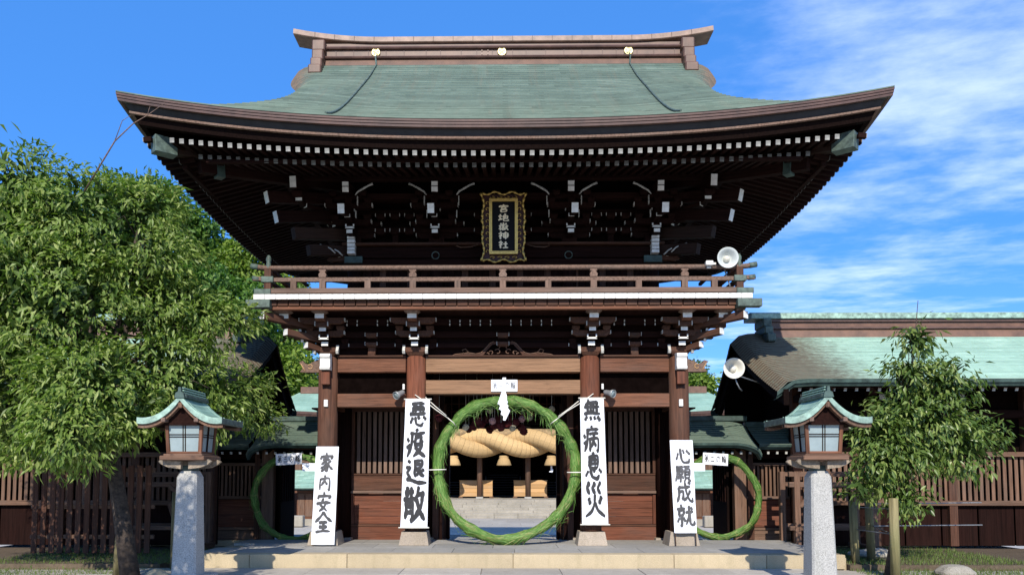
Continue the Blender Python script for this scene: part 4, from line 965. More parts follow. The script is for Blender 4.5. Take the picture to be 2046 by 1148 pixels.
# ================================================================== GRASS RINGS
def grass_ring(name, label, c, Rm, r, n, group=None, wdt=.014, hangers=0):
    rr = np.random.default_rng(int(abs(c[0]) * 100) + 5)
    t = thing(name, label, 'grass ring', (c[0], c[1], c[2] - Rm - r))
    m = MB(); ph = rr.uniform(0, 6, 4)
    def rad(a): return r * (.88 + .11 * math.sin(a * 9 + ph[0]) + .08 * math.sin(a * 23 + ph[1]) - .14 * max(0, math.cos(a * 11 + ph[2])) ** 6)
    wob = lambda a: Rm + .02 * math.sin(3 * a + ph[3]) + .012 * math.sin(7 * a)
    def pt(a, b, k): q = rad(a) * k; return (c[0] + (wob(a) + q * math.cos(b)) * math.cos(a), c[1] + q * math.sin(b), c[2] + (wob(a) + q * math.cos(b)) * math.sin(a))
    m.grid(lambda u_, v_: pt(u_ * 2 * math.pi, v_ * 2 * math.pi, .92), 110, 12); m.build('bound_core', 'grass_core', t)
    m = MB(); dry = MB()
    for i in range(n):
        a0 = rr.uniform(0, 2 * math.pi); L = rr.uniform(.22, .55) * (1 if rr.random() < .9 else 1.4) * .8 / Rm * 1.2; sg = -1 if rr.random() < .5 else 1
        b = rr.uniform(0, 2 * math.pi); db = rr.normal(0, .5); lift_ = rr.uniform(0, .10) + (rr.random() < .05) * rr.uniform(.2, .9)
        P_ = []
        for k in range(5):
            q = k / 4; a = a0 + sg * L * q; kk = 1.02 + .10 * math.sin(math.pi * q) + lift_ * q ** 2.2
            p = Vector(pt(a, b + db * q, kk))
            if lift_ > .2: p.z -= .10 * q * q
            P_.append(p)
        ww = wdt * rr.uniform(.6, 1.3); dst = dry if rr.random() < (.16 if math.sin(a0) < -.4 else .05) else m
        i0 = len(dst.v)
        for k, p in enumerate(P_):
            tg = (P_[min(k + 1, 4)] - P_[max(k - 1, 0)]).normalized(); ctr = Vector((c[0] + Rm * math.cos(a0), c[1], c[2] + Rm * math.sin(a0)))
            nn = (p - ctr).normalized(); x = tg.cross(nn).normalized() * ww * (1 - .7 * (k / 4) ** 2) / 2; dst.v += [tuple(p - x), tuple(p + x)]
        for k in range(4):
            dst.f.append((i0 + 2 * k, i0 + 2 * k + 1, i0 + 2 * k + 3, i0 + 2 * k + 2)); dst.uv += [(0, 0)] * 4; dst.mi.append(0); dst.sm.append(True)
    for i in range(hangers):
        a = rr.uniform(.15, 2.95); p = Vector(pt(a, math.pi + rr.uniform(-.8, .8), .9)); L = rr.uniform(.1, .38); x = Vector((rr.uniform(-.08, .08), rr.uniform(-.05, .05), -L)); q = .004
        m.quad(tuple(p + Vector((-q, 0, 0))), tuple(p + Vector((q, 0, 0))), tuple(p + x * .6 + Vector((q, 0, 0))), tuple(p + x * .6 + Vector((-q, 0, 0)))); m.poly([tuple(p + x * .6 + Vector((-q, 0, 0))), tuple(p + x * .6 + Vector((q, 0, 0))), tuple(p + x * 1.0 + Vector((rr.uniform(-.04, .04), 0, 0)))])
    m.build('reed_blades', 'grass_blade', t, kind='stuff'); dry.build('dry_reed_blades', 'reed_dry', t, kind='stuff')
    for k in range(max(8, int(22 * Rm / 1.5))):
        a = 2 * math.pi * (k + .4) / max(8, int(22 * Rm / 1.5)); mm = MB(); mm.tube([pt(a + .01 * math.sin(b * 3), b, 1.04) for b in np.linspace(0, 2 * math.pi, 14)], .011, 5); mm.build('straw_tie', 'reed_dry', t)
    return t
BR = grass_ring('grass_ring', 'large round grass purification ring standing in the centre opening of the gate', (.07, -.12, 1.975), 1.575, .118, 10000, hangers=90, wdt=.016)
grass_ring('grass_ring', 'smaller grass ring in the side passage left of the gate', (-5.2, 1.55, 1.29), 1.04, .085, 2600, wdt=.013)
grass_ring('grass_ring', 'smaller grass ring in the side passage right of the gate', (5.36, 1.55, 1.29), 1.00, .085, 2600, wdt=.013)
# cords that hold the large ring
def cord(label, paths, r=.011):
    m = MB()
    for p in paths: m.tube(p, r, 6)
    tag(m.build('rope', 'cord', origin=paths[0][0]), label, 'rope')
cord('white rope tying the ring up to the left inner column', [[(-1.24, -.36, 3.12), (-1.5, -.34, 3.30), (-1.72, -.3, 3.47), (-2.0, -.26, 3.66)], [(-1.28, -.33, 3.18), (-1.52, -.3, 3.38), (-1.76, -.26, 3.6)], [(-1.24, -.36, 3.12), (-1.12, -.36, 3.02), (-1.06, -.2, 2.93)]])
cord('white rope tying the ring up to the right inner column', [[(1.22, -.36, 3.10), (1.45, -.34, 3.28), (1.75, -.3, 3.46), (2.05, -.26, 3.68)], [(1.25, -.33, 3.16), (1.5, -.3, 3.34), (1.78, -.26, 3.56)], [(1.22, -.36, 3.10), (1.14, -.36, 3.04), (1.06, -.2, 2.98)]])
cord('short white rope from the ring to the left tall banner', [[(-1.66, -.36, 1.955), (-1.45, -.35, 1.96), (-1.28, -.3, 1.965)]], .013)
cord('short white rope from the ring to the right tall banner', [[(1.44, -.3, 1.90), (1.6, -.35, 1.90), (1.78, -.36, 1.90)]], .013)
# folded paper streamer
sh = MB()
pts = [(-.035, 3.74), (.075, 3.74)]
segs = [(.10, 3.69, -.155, 3.40), (.10, 3.52, -.10, 3.31), (.11, 3.43, -.10, 3.22), (.14, 3.34, -.07, 3.12), (.16, 3.24, -.02, 3.02)]
sh.prism([(-.02, 3.73), (.05, 3.73), (.09, 3.62), (.09, 3.52), (.11, 3.48), (.09, 3.44), (.125, 3.39), (.105, 3.35), (.16, 3.28), (.055, 3.06), (-.0, 3.07), (.01, 3.16), (-.05, 3.20), (-.03, 3.28), (-.09, 3.32), (-.06, 3.40), (-.12, 3.44)], -.40, -.396)
for (a, b_, c, d_) in ((-.12, 3.44, .09, 3.52), (-.09, 3.32, .09, 3.44), (-.05, 3.20, .105, 3.35)):
    sh.quad((a, -.402, b_), (c, -.402, d_), (c, -.415, d_ - .012), (a, -.415, b_ - .012))
tag(sh.build('paper_streamer', 'paper', origin=(.03, -.4, 3.7)), 'white zigzag folded paper streamer hanging from the top of the large ring', 'paper streamer')
# hanging paper flower balls in the passage behind the ring
FB = []
def flower_ball(mat, r):
    bm = bmesh.new(); bmesh.ops.create_icosphere(bm, subdivisions=2, radius=r)
    for v in bm.verts: v.co *= 1 + .16 * math.sin(v.co.x * 3 / r + 1) * math.sin(v.co.y * 3.3 / r) * math.sin(v.co.z * 3.1 / r + .5)
    r2 = bmesh.ops.extrude_discrete_faces(bm, faces=list(bm.faces)[::2])
    for f in r2['faces']:
        n_ = f.normal.copy(); c = f.calc_center_median()
        for v in f.verts: v.co = c + (v.co - c) * .6 + n_ * r * .22
    me = bpy.data.meshes.new('flower'); bm.to_mesh(me); bm.free(); me.materials.append(M[mat]); return me
fm = {k: flower_ball(k, r_) for k, r_ in (('flower_red', .095), ('flower_pink', .075), ('flower_cream', .075))}
fp = [(447, 312, 'p'), (572, 355, 'c'), (330, 345, 'r'), (380, 330, 'r'), (300, 360, 'r'), (430, 365, 'r'), (500, 350, 'r'), (545, 330, 'r'), (630, 300, 'p'), (640, 270, 'r'), (680, 290, 'c'), (295, 285, 'c'), (430, 245, 'c'), (115, 290, 'r'), (120, 320, 'r'), (940, 290, 'p'), (815, 238, 'c'), (905, 220, 'c'), (630, 355, 'r'), (640, 375, 'r'), (520, 320, 'r'), (410, 300, 'r'), (350, 310, 'r'), (590, 320, 'r'), (460, 340, 'r'), (480, 300, 'r'), (560, 300, 'r'), (700, 260, 'r'), (280, 350, 'c')]
fp = [q for i, q in enumerate(fp) if i not in (11, 14, 15, 17)]
nm = {'p': ('flower_pink', 'pale pink'), 'c': ('flower_cream', 'cream'), 'r': ('flower_red', 'dark red')}
fo = {k: sorted([q for q in fp if q[2] == k]) for k in 'pcr'}; ORD = 'first second third fourth fifth sixth seventh eighth ninth tenth eleventh twelfth thirteenth fourteenth fifteenth sixteenth seventeenth eighteenth nineteenth twentieth'.split()
for i, (u_, v_, k) in enumerate(fp):
    y = 1.1 + (i * .37) % 2.2; sc = (17 + y) / 1480; x = (840 + u_ / 3.103 - 1005) * sc; z = 1.82 + (950 - (740 + v_ / 3.103)) * sc
    t = thing('paper_flower_ball', f'{ORD[fo[k].index((u_, v_, k))]} {nm[k][1]} paper flower ball from the left, hanging behind the large ring', 'ornament', (x, y, z), random.random() * 6, 'paper flower balls hanging in the gate passage, ' + nm[k][1])
    add('flower_ball', fm[nm[k][0]], t, T((x, y, z)) @ Matrix.Rotation(random.random() * 6, 4, 'Z')); post(t, 'string', (x, y, z + .07), (x, y, 4.33), .004, 'cord', .004, 5)
# spotlights and loudspeakers
def spot(label, c, dirv):
    t = thing('spotlight', label, 'spotlight', c); m_ = frame(c, Vector(c) + Vector(dirv))[0]; m_.translation = Vector(c); m_ = m_ @ Matrix.Rotation(R(-90), 4, 'X')
    m = MB(); m.lathe([(0, -.16), (.05, -.16), (.06, -.12), (.065, .0), (.088, .04), (.095, .10), (.085, .10), (.05, .03), (0, .02)], m_, 18); m.build('lamp_housing', 'metal_grey', t)
    m = MB(); m.lathe([(0, .085), (.08, .085), (.08, .08)], m_, 18); m.build('lamp_lens', 'glass', t)
    m = MB(); m.tube([(c[0], c[1], c[2]), (c[0], c[1] + .1, c[2] + .04), (c[0], -.13, c[2] + .02)], .014, 6); m.build('bracket', 'metal_grey', t)
spot('small grey spotlight clamped beside the left inner column above the banner', (-2.36, -.34, 3.66), (-.5, -.6, -.35)); spot('small grey spotlight clamped beside the right inner column above the banner', (2.42, -.34, 3.68), (.6, -.6, -.2))
def horn(name, label, c, r, mat, inner, dirv=(-.05, -1, -.05), arm=()):
    t = thing(name, label, 'loudspeaker', c); m_ = frame(c, Vector(c) + Vector(dirv))[0]; m_.translation = Vector(c); m_ = m_ @ Matrix.Rotation(R(-90), 4, 'X')
    m = MB(); m.lathe([(r * .35, -r * 1.2), (r * .45, -r * .9), (r * .55, -r * .5), (r * .8, -r * .15), (r, .0), (r * 1.02, .015), (r * .98, .02), (r * .78, -r * .12), (r * .5, -r * .42), (r * .40, -r * .6), (0, -r * .6)], m_, 36); m.build('horn_bell', mat, t)
    m = MB(); m.lathe([(0, -r * .15), (r * .12, -r * .15), (r * .22, -r * .22), (r * .30, -r * .40), (r * .34, -r * .62)], m_, 24); m.build('horn_reflector', inner, t)
    m = MB(); m.lathe([(0, -r * 1.9), (r * .35, -r * 1.85), (r * .4, -r * 1.2), (0, -r * 1.15)], m_, 18); m.build('driver', mat, t)
    for p in arm:
        m = MB(); m.tube(p, .016, 6); m.build('bracket', 'metal_grey', t)
horn('horn_loudspeaker', 'round pale grey horn loudspeaker on the right corner of the balcony rail', (4.81, -1.36, 6.47), .222, 'horn_grey', 'horn', arm=[[(4.81, -1.0, 6.45), (4.83, -1.05, 6.3), (4.9, -1.18, 5.9)], [(4.81, -1.1, 6.4), (4.62, -1.12, 6.33)]])
horn('horn_loudspeaker', 'round cream horn loudspeaker beside the right hall gable', (5.32, .0, 4.29), .235, 'horn', 'horn', (-.12, -1, -.02), [[(5.32, .25, 4.25), (5.6, .6, 4.2), (6.3, 1.2, 4.1)], [(5.38, .15, 4.1), (5.42, .12, 3.95), (5.5, .2, 3.85), (5.62, .4, 3.82)]])
fl = thing('floodlight', 'small white floodlight clipped to the balcony rail beside the loudspeaker', 'floodlight', (4.43, -1.28, 6.3))
block(fl, 'lamp_housing', (4.43, -1.29, 6.37), .16, .11, .10, 'white', .015); block(fl, 'bracket', (4.43, -1.25, 6.30), .1, .06, .07, 'metal_grey', .01); block(fl, 'knuckle', (4.55, -1.26, 6.37), .07, .04, .05, 'white', .01)

# ================================================================== STONE LANTERNS
def lantern(x, y, label):
    t = thing('shrine_lantern', label, 'lantern', (x, y, 0), 0, 'copper roofed lanterns flanking the gate')
    block(t, 'base_stone', (x, y, .10), .72, .72, .26, 'granite', .02)
    m = MB()
    def oct_(h, z, c): a = h; return [(x - a + c, y - a, z), (x + a - c, y - a, z), (x + a, y - a + c, z), (x + a, y + a - c, z), (x + a - c, y + a, z), (x - a + c, y + a, z), (x - a, y + a - c, z), (x - a, y - a + c, z)]
    lv = [(.200, .22, .03), (.162, 1.80, .03), (.12, 1.90, .03)]
    for (h0, z0, c0), (h1, z1, c1) in zip(lv[:-1], lv[1:]):
        A, B = oct_(h0, z0, c0), oct_(h1, z1, c1)
        for k in range(8): m.quad(A[k], A[(k + 1) % 8], B[(k + 1) % 8], B[k])
    m.poly(oct_(.12, 1.9, .03)); m.build('stone_post', 'granite', t)
    block(t, 'neck', (x, y, 1.94), .2, .2, .1, 'copper_dkgreen', .01)
    for s in (-1, 1):
        for ax in (0, 1):
            o = [(s * .06, 1.93), (s * .26, 1.955), (s * .38, 2.01), (s * .42, 2.05), (s * .38, 2.085), (s * .31, 2.075), (s * .06, 2.05)]
            for off in ((-.2, .2) if ax == 0 else ()):
                m = MB(); m.prism([((x if ax == 0 else y) + a, b_) for a, b_ in o], (y if ax == 0 else x) + off - .035, (y if ax == 0 else x) + off + .035, 'XZ' if ax == 0 else 'YZ'); m.build('cloud_bracket', 'wood_silver', t)
    block(t, 'tray', (x, y, 2.105), .71, .71, .075, 'wood_rack', .012); block(t, 'tray_rim', (x, y, 2.155), .62, .62, .03, 'wood_rack', .006)
    zb, zt, hb, ht = 2.17, 2.70, .25, .28
    for sx in (-1, 1):
        for sy in (-1, 1): beam(t, 'frame_post', (x + sx * hb, y + sy * hb, zb), (x + sx * ht, y + sy * ht, zt), .055, .055, 'wood')
    for ax in (0, 1):
        for s in (-1, 1):
            q = lambda a, h, z, e=0: (x + a, y + s * (h + e), z) if ax == 0 else (x + s * (h + e), y + a, z)
            m = MB(); m.quad(q(-hb + .03, hb, zb + .03), q(hb - .03, hb, zb + .03), q(ht - .03, ht, zt - .03), q(-ht + .03, ht, zt - .03)); m.quad(q(-hb + .03, hb, zb + .03, -.008), q(hb - .03, hb, zb + .03, -.008), q(ht - .03, ht, zt - .03, -.008), q(-ht + .03, ht, zt - .03, -.008)); m.build('glass_pane', 'glass', t)
            beam(t, 'frame_rail', q(-hb, hb, zb + .02), q(hb, hb, zb + .02), .04, .04, 'wood'); beam(t, 'frame_rail', q(-ht, ht, zt - .02), q(ht, ht, zt - .02), .045, .045, 'wood')
            for e in (-.018, .018):
                beam(t, 'muntin', q(e, hb, zb + .03, .006), q(e, ht, zt - .03, .006), .012, .012, 'wood_dark', 0); zz = zb + .29 + e; hh = hb + (ht - hb) * (zz - zb) / (zt - zb)
                beam(t, 'muntin', q(-hh + .03, hh, zz, .006), q(hh - .03, hh, zz, .006), .012, .012, 'wood_dark', 0)
    block(t, 'head_plate', (x, y, 2.725), .64, .64, .05, 'wood_dark', .008)
    # roof: karahafu gable, ridge running front to back
    D = .47; Wd = .635
    def sec(a):   # a in -1..1 -> x offset, z of the roof underside
        b_ = abs(a); return a * Wd, 2.985 - .40 * (1 - (1 - b_) ** 2.2) + .035 * b_ ** 3
    m = MB(); n = 28
    m.grid(lambda a, b_: (x + sec(2 * a - 1)[0] * (1.0 + .06 * abs(2 * b_ - 1)), y - D + 2 * D * b_, sec(2 * a - 1)[1] + .10 + .02 * abs(2 * b_ - 1) ** 2), n, 14, lambda a, b_: (b_ * 5, a * 16)); top = m.build('copper_roof', 'roof_green', t)
    for s in (-1, 1):
        yy = y + s * D
        for (z0, z1, e, mat, nm_) in ((.022, .121, .0, 'copper_mint', 'roof_edge'), (-.04, .018, -.04, 'wood_rack', 'bargeboard')):
            m = MB(); aa = np.linspace(-1, 1, n + 1); up_ = [(x + sec(a)[0] * 1.06, sec(a)[1] + z1) for a in aa]; dn = [(x + sec(a)[0] * 1.06, sec(a)[1] + z0) for a in aa]
            y_a, y_b = sorted((yy + s * e, yy + s * (e - .10)))
            for k in range(n):
                for (p, q_) in ((y_a, y_a), (y_b, y_b)): m.quad((up_[k][0], p, up_[k][1]), (up_[k + 1][0], p, up_[k + 1][1]), (dn[k + 1][0], p, dn[k + 1][1]), (dn[k][0], p, dn[k][1]))
                m.quad((dn[k][0], y_a, dn[k][1]), (dn[k + 1][0], y_a, dn[k + 1][1]), (dn[k + 1][0], y_b, dn[k + 1][1]), (dn[k][0], y_b, dn[k][1]))
            m.build(nm_, mat, t)
        block(t, 'gable_pendant', (x, yy - s * .03, 2.93), .07, .05, .09, 'wood_rack', .012)
        m = MB(); aa = np.linspace(-.8, .8, 15); m.prism([(x + sec(a)[0], sec(a)[1] - .0) for a in aa] + [(x + .45, 2.62), (x - .45, 2.62)], yy - s * .16, yy - s * .13); m.build('gable_board', 'wood_dark', t)
        for e in (-1, 1): block(t, 'purlin_end', (x + e * .26, yy - s * .07, 2.70), .07, .14, .07, 'wood_grey', .008)
    m = MB(); m.grid(lambda a, b_: (x + sec(2 * a - 1)[0] * 1.02, y - D + .06 + (2 * D - .12) * b_, sec(2 * a - 1)[1] + .0), n, 4); m.build('roof_underside', 'wood_dark', t)
    # side eave edges
    for s in (-1, 1): beam(t, 'eave_edge', (x + s * Wd * 1.03, y - D * .98, sec(s)[1] + .06), (x + s * Wd * 1.03, y + D * .98, sec(s)[1] + .06), .04, .10, 'copper_green')
    # ridge with open rails
    zr = 3.075
    block(t, 'ridge_base', (x, y, zr), .16, .86, .06, 'copper_green', .01)
    for k in range(3): block(t, 'ridge_rail', (x, y, zr + .05 + k * .04), .11 - .015 * k, .86, .02, 'roof_green', .006)
    for yy in np.linspace(-.36, .36, 5): block(t, 'ridge_stud', (x, y + yy, zr + .075), .05, .04, .12, 'copper_dkgreen', .006)
    for s in (-1, 1):
        m = MB(); m.prism([(x - .08, zr - .03), (x - .06, zr + .05), (x - .025, zr + .065), (x - .018, zr + .14), (x + .018, zr + .14), (x + .025, zr + .065), (x + .06, zr + .05), (x + .08, zr - .03)], y + s * .42, y + s * .49); m.build('ridge_end', 'copper_dkgreen', t)
    return t
lantern(5.06, -5.0, 'granite post lantern with green copper roof standing right of the gate')
L2 = copy_tree(bpy.data.objects['shrine_lantern']); L2.location = (-5.08, -5.0, 0); L2['label'] = 'granite post lantern with green copper roof partly under the leafy tree left of the gate'

# ================================================================== SIDE HALLS, LINK WALLS, REAR HALL
def shed_profile(yr, ye, zr, ze, sag=.25):
    """roof section: ridge at yr/zr falls to ye/ze; concave"""
    def f(t): return ye + (yr - ye) * t, ze + (zr - ze) * (t - sag * t * (1 - t))
    return f
def gable_roof(par, x0, x1, yr, ye_f, ye_b, zr, ze, mat, nc=26, roll=None, thick=.17, edge='copper_dkgreen', liftx=0, sheet=.45, sag=.25):
    for nm_, ye in (('copper_shingles', ye_f), ('rear_roof_slope', ye_b)):
        f = shed_profile(yr, ye, zr, ze, sag); m = MB(); ncc = nc if nm_ == 'copper_shingles' else 10; nu = 50
        for k in range(ncc):
            def fn(a, b_):
                t = (k + b_) / ncc; yy, zz = f(t); x = x0 + (x1 - x0) * a; z = zz + .02 * (1 - b_)
                if roll:
                    for xe, sg in roll:
                        e = (sg * (x - xe) + .7) / .7
                        if e > 0: z -= .30 * (1 - math.sqrt(max(0, 1 - min(1, e) ** 2)))
                return (x, yy, z + liftx * ((2 * a - 1) ** 2) * (1 - t))
            m.grid(fn, nu, 1, lambda a, b_, k=k: ((x0 + (x1 - x0) * a) / sheet + 200, k + b_ * .98))
            for i in range(nu):
                p, q = fn(i / nu, 0), fn((i + 1) / nu, 0); m.quad(p, q, (q[0], q[1], q[2] - .022), (p[0], p[1], p[2] - .022))
        m.build(nm_, mat, par, kind='stuff' if nm_ == 'copper_shingles' else None)
        # thick eave edge and soffit
        sg = 1 if ye < yr else -1; m = MB(); nseg = 30
        for i in range(nseg):
            P_ = []
            for a in (i / nseg, (i + 1) / nseg):
                x = x0 + (x1 - x0) * a; z = ze + .012 + liftx * (2 * a - 1) ** 2
                if roll:
                    for xe, s_ in roll:
                        e = (s_ * (x - xe) + .7) / .7
                        if e > 0: z -= .30 * (1 - math.sqrt(max(0, 1 - min(1, e) ** 2)))
                P_.append([(x, ye, z), (x, ye + sg * .02, z - thick * .55), (x, ye + sg * .05, z - thick * .56), (x, ye + sg * .10, z - thick), (x, ye + sg * .28, z - thick * 1.02)])
            for j in range(4): m.quad(P_[0][j], P_[1][j], P_[1][j + 1], P_[0][j + 1])
        m.build('eave_edge', edge, par)
        m = MB(); m.grid(lambda a, b_: (x0 + .05 + (x1 - x0 - .1) * a, f(b_ * .97)[0] + sg * .1 * (1 - b_), f(b_ * .97)[1] - thick - .03 - .06 * b_), 10, 8); m.build('soffit', 'wood_black', par)
def side_hall(sx, label):
    H = thing('side_hall', label, 'building', (sx * 12, 3.2, .08)); X = lambda v: sx * v
    a, b_ = sorted((X(6.22), X(18.5)))
    roll = [(X(6.22), -sx)]
    gable_roof(H, a, b_, 3.2, -.22, 5.2, 5.72, 4.02, 'roof_side' if sx > 0 else 'roof_side', 30, roll)
    def rs(name, outline, xa, xb, mat):
        p, q = sorted((X(xa), X(xb))); m = MB(); k = len(outline)
        A = [(p, 3.2 + yy, zz) for yy, zz in outline]; B = [(q, 3.2 + yy, zz) for yy, zz in outline]
        m.poly(A); m.poly(B[::-1])
        for j in range(k): m.quad(A[j], B[j], B[(j + 1) % k], A[(j + 1) % k])
        return m.build(name, mat, H)
    rs('ridge_cap', [(-.34, 6.06), (-.34, 6.20), (-.2, 6.25), (.2, 6.25), (.34, 6.20), (.34, 6.06)], 6.72, 18.4, 'copper_mint'); rs('ridge_moulding', [(-.28, 5.98), (-.28, 6.05), (.28, 6.05), (.28, 5.98)], 7.05, 18.3, 'copper_brown')
    rs('ridge_body', [(-.22, 5.84), (-.22, 5.97), (.22, 5.97), (.22, 5.84)], 7.05, 18.3, 'copper_ridge'); rs('ridge_moulding', [(-.28, 5.79), (-.28, 5.835), (.28, 5.835), (.28, 5.79)], 7.05, 18.3, 'copper_brown'); rs('ridge_skirt', [(-.30, 5.55), (-.22, 5.785), (.22, 5.785), (.30, 5.55)], 7.05, 18.3, 'copper_ridge')
    for (z1, z0, yo) in ((6.05, 5.82, .40), (5.81, 5.60, .52), (5.59, 5.36, .7)): block(H, 'ridge_end_ornament', (X(7.10), 3.2 - yo / 2 + .1, (z0 + z1) / 2), .24, yo + .3, z1 - z0, 'copper_green', .03)
    f = shed_profile(3.2, -.22, 5.72, 4.02)
    for yy_e in (-.22, 5.2):
        f = shed_profile(3.2, yy_e, 5.72, 4.02); tt = np.linspace(0, .98, 16)
        up_ = [(f(t)[0], f(t)[1] - .24) for t in tt]; dn = [(p, q - .36) for p, q in up_]
        m = MB(); m.prism(up_ + dn[::-1], X(6.36), X(6.48), 'YZ'); m.build('bargeboard', 'wood_black', H)
        m = MB(); m.prism([(p, q + .02) for p, q in up_] + [(3.2, 2.5), (f(0)[0] + (.6 if yy_e < 0 else -.6), 2.5)], X(7.45), X(7.50), 'YZ'); m.build('gable_wall', 'wood_black', H)
        for t in (.25, .55, .85): beam(H, 'purlin', (X(6.45), f(t)[0], f(t)[1] - .32), (X(7.6), f(t)[0], f(t)[1] - .32), .14, .16, 'wood_black')
    for k in range(46):
        x = 6.55 + k * .26; o = beam(H, 'rafter', (X(x), 1.3, 4.35), (X(x), .0, 3.80), .07, .08, 'wood_dark', .004)
        if k % 1 == 0: add('rafter_tip', box_mesh(.068, .01, .076, 'white_worn', 0), o, frame((X(x), .0, 3.80), (X(x), -.012, 3.795))[0])
    for x in (7.3, 9.2, 11.1, 13.0, 14.9, 16.8):
        block(H, 'post', (X(x), 1.55, 2.2), .2, .2, 4.2, 'wood_mid'); u_ = block(H, 'bracket', (X(x), 1.3, 3.72), .16, .6, .16, 'wood_dark'); m = MB(); m.box((X(x), .995, 3.72), .15, .012, .15); m.build('end_cap', 'white_worn', u_)
    m = MB(); m.box((X(12.9), 1.7, 2.2), 11.4, .06, 4.2); m.box((X(12.5), 4.4, 2.2), 12.2, .06, 4.2); m.build('wall', 'wood_black', H)
    beam(H, 'wall_beam', (X(7.3), 1.52, 3.35), (X(18), 1.52, 3.35), .16, .2, 'wood_dark'); beam(H, 'wall_rail', (X(7.4), 1.5, 1.15), (X(18), 1.5, 1.15), .14, .12, 'wood_rack'); beam(H, 'wall_rail', (X(7.4), 1.5, 2.35), (X(18), 1.5, 2.35), .14, .12, 'wood_rack')
    for k in range(72):
        x = 7.5 + k * .145; block(H, 'lattice_board', (X(x), 1.55, 1.75), .085, .035, 1.15, 'wood_rack', .004)
    for k in range(12):
        x = 7.7 + k * .9; block(H, 'lower_panel', (X(x), 1.58, .6), .86, .03, 1.0, 'wood_dark', .006)
    return H
side_hall(1, 'low timber hall with pale green copper roof and tan ridge right of the gate'); side_hall(-1, 'low timber hall with copper roof mostly behind the tree left of the gate')
def link_wall(sx, label):
    H = thing('link_wall', label, 'wall', (sx * 5.9, 2.2, .02)); X = lambda v: sx * v
    a, b_ = sorted((X(4.28), X(6.42))); gable_roof(H, a, b_, 2.55, 1.42, 3.7, 3.30, 2.64, 'roof_dark', 12, [(X(6.42), sx)], .13, 'copper_dkgreen', 0, .4, .3)
    a, b_ = sorted((X(6.40), X(8.3))); gable_roof(H, a, b_, 2.55, 1.55, 3.6, 3.16, 2.60, 'roof_dark', 12, None, .13, 'copper_dkgreen', 0, .4, .3)
    block(H, 'ridge_cap', (X(5.35), 2.55, 3.32), 2.1, .26, .14, 'copper_dkgreen', .02); block(H, 'ridge_cap', (X(7.3), 2.55, 3.18), 1.9, .22, .12, 'copper_dkgreen', .02)
    for k in range(18):
        x = 4.4 + k * .225; o = beam(H, 'rafter', (X(x), 2.3, 2.60), (X(x), 1.66, 2.40), .06, .065, 'wood_dark', .004); add('rafter_tip', box_mesh(.058, .01, .06, 'white_worn', 0), o, frame((X(x), 1.66, 2.40), (X(x), 1.648, 2.397))[0])
    for x in (4.42, 6.08): block(H, 'jamb_post', (X(x), 2.2, 1.3), .30 if x > 5 else .16, .22, 2.6, 'wood_rack')
    beam(H, 'lintel', (X(4.3), 2.2, 2.36), (X(6.3), 2.2, 2.36), .2, .2, 'wood_dark'); beam(H, 'head_beam', (X(6.2), 2.2, 2.36), (X(10.8), 2.2, 2.36), .18, .2, 'wood_dark')
    block(H, 'door_leaf', (X(5.82), 2.95, 1.2), .06, 1.3, 2.3, 'wood_black', .006)
    for k in range(6): block(H, 'door_lattice_bar', (X(5.78), 2.4 + k * .2, 1.7), .03, .03, 1.1, 'wood_dark', .003)
    for (z0, z1, d_, mt_) in ((.02, .17, .3, 'granite_warm'), (.18, .42, .12, 'wood_rack'), (.43, .50, .16, 'wood_rack'), (1.22, 1.30, .15, 'wood_rack'), (2.08, 2.16, .13, 'wood_rack')):
        beam(H, 'plinth_stone' if z0 < .1 else 'wall_rail', (X(6.25), 2.2, (z0 + z1) / 2), (X(10.8), 2.2, (z0 + z1) / 2), d_, z1 - z0, mt_)
    for x in (6.35, 7.62, 8.95, 10.3):
        block(H, 'wall_post', (X(x), 2.19, 1.3), .14, .17, 2.2, 'wood_mid')
    for i, (xa, xb) in enumerate(((6.42, 7.55), (7.69, 8.88), (9.02, 10.23))):
        block(H, 'wall_panel', (X((xa + xb) / 2), 2.22, .86), xb - xa - .02, .04, .70, 'wood_red' if i == 0 else 'wood_rack', .006); n = 11
        for k in range(n): block(H, 'lattice_bar', (X(xa + (xb - xa) * (k + .5) / n), 2.2, 1.69), .055, .04, .78, 'wood_rack', .004)
        m = MB(); m.box((X((xa + xb) / 2), 2.27, 1.7), xb - xa, .02, .8); m.build('lattice_back', 'blackness', H)
    return H
link_wall(1, 'dark timber link wall with green copper roof and open side passage right of the gate'); link_wall(-1, 'dark timber link wall with green copper roof and open side passage left of the gate')
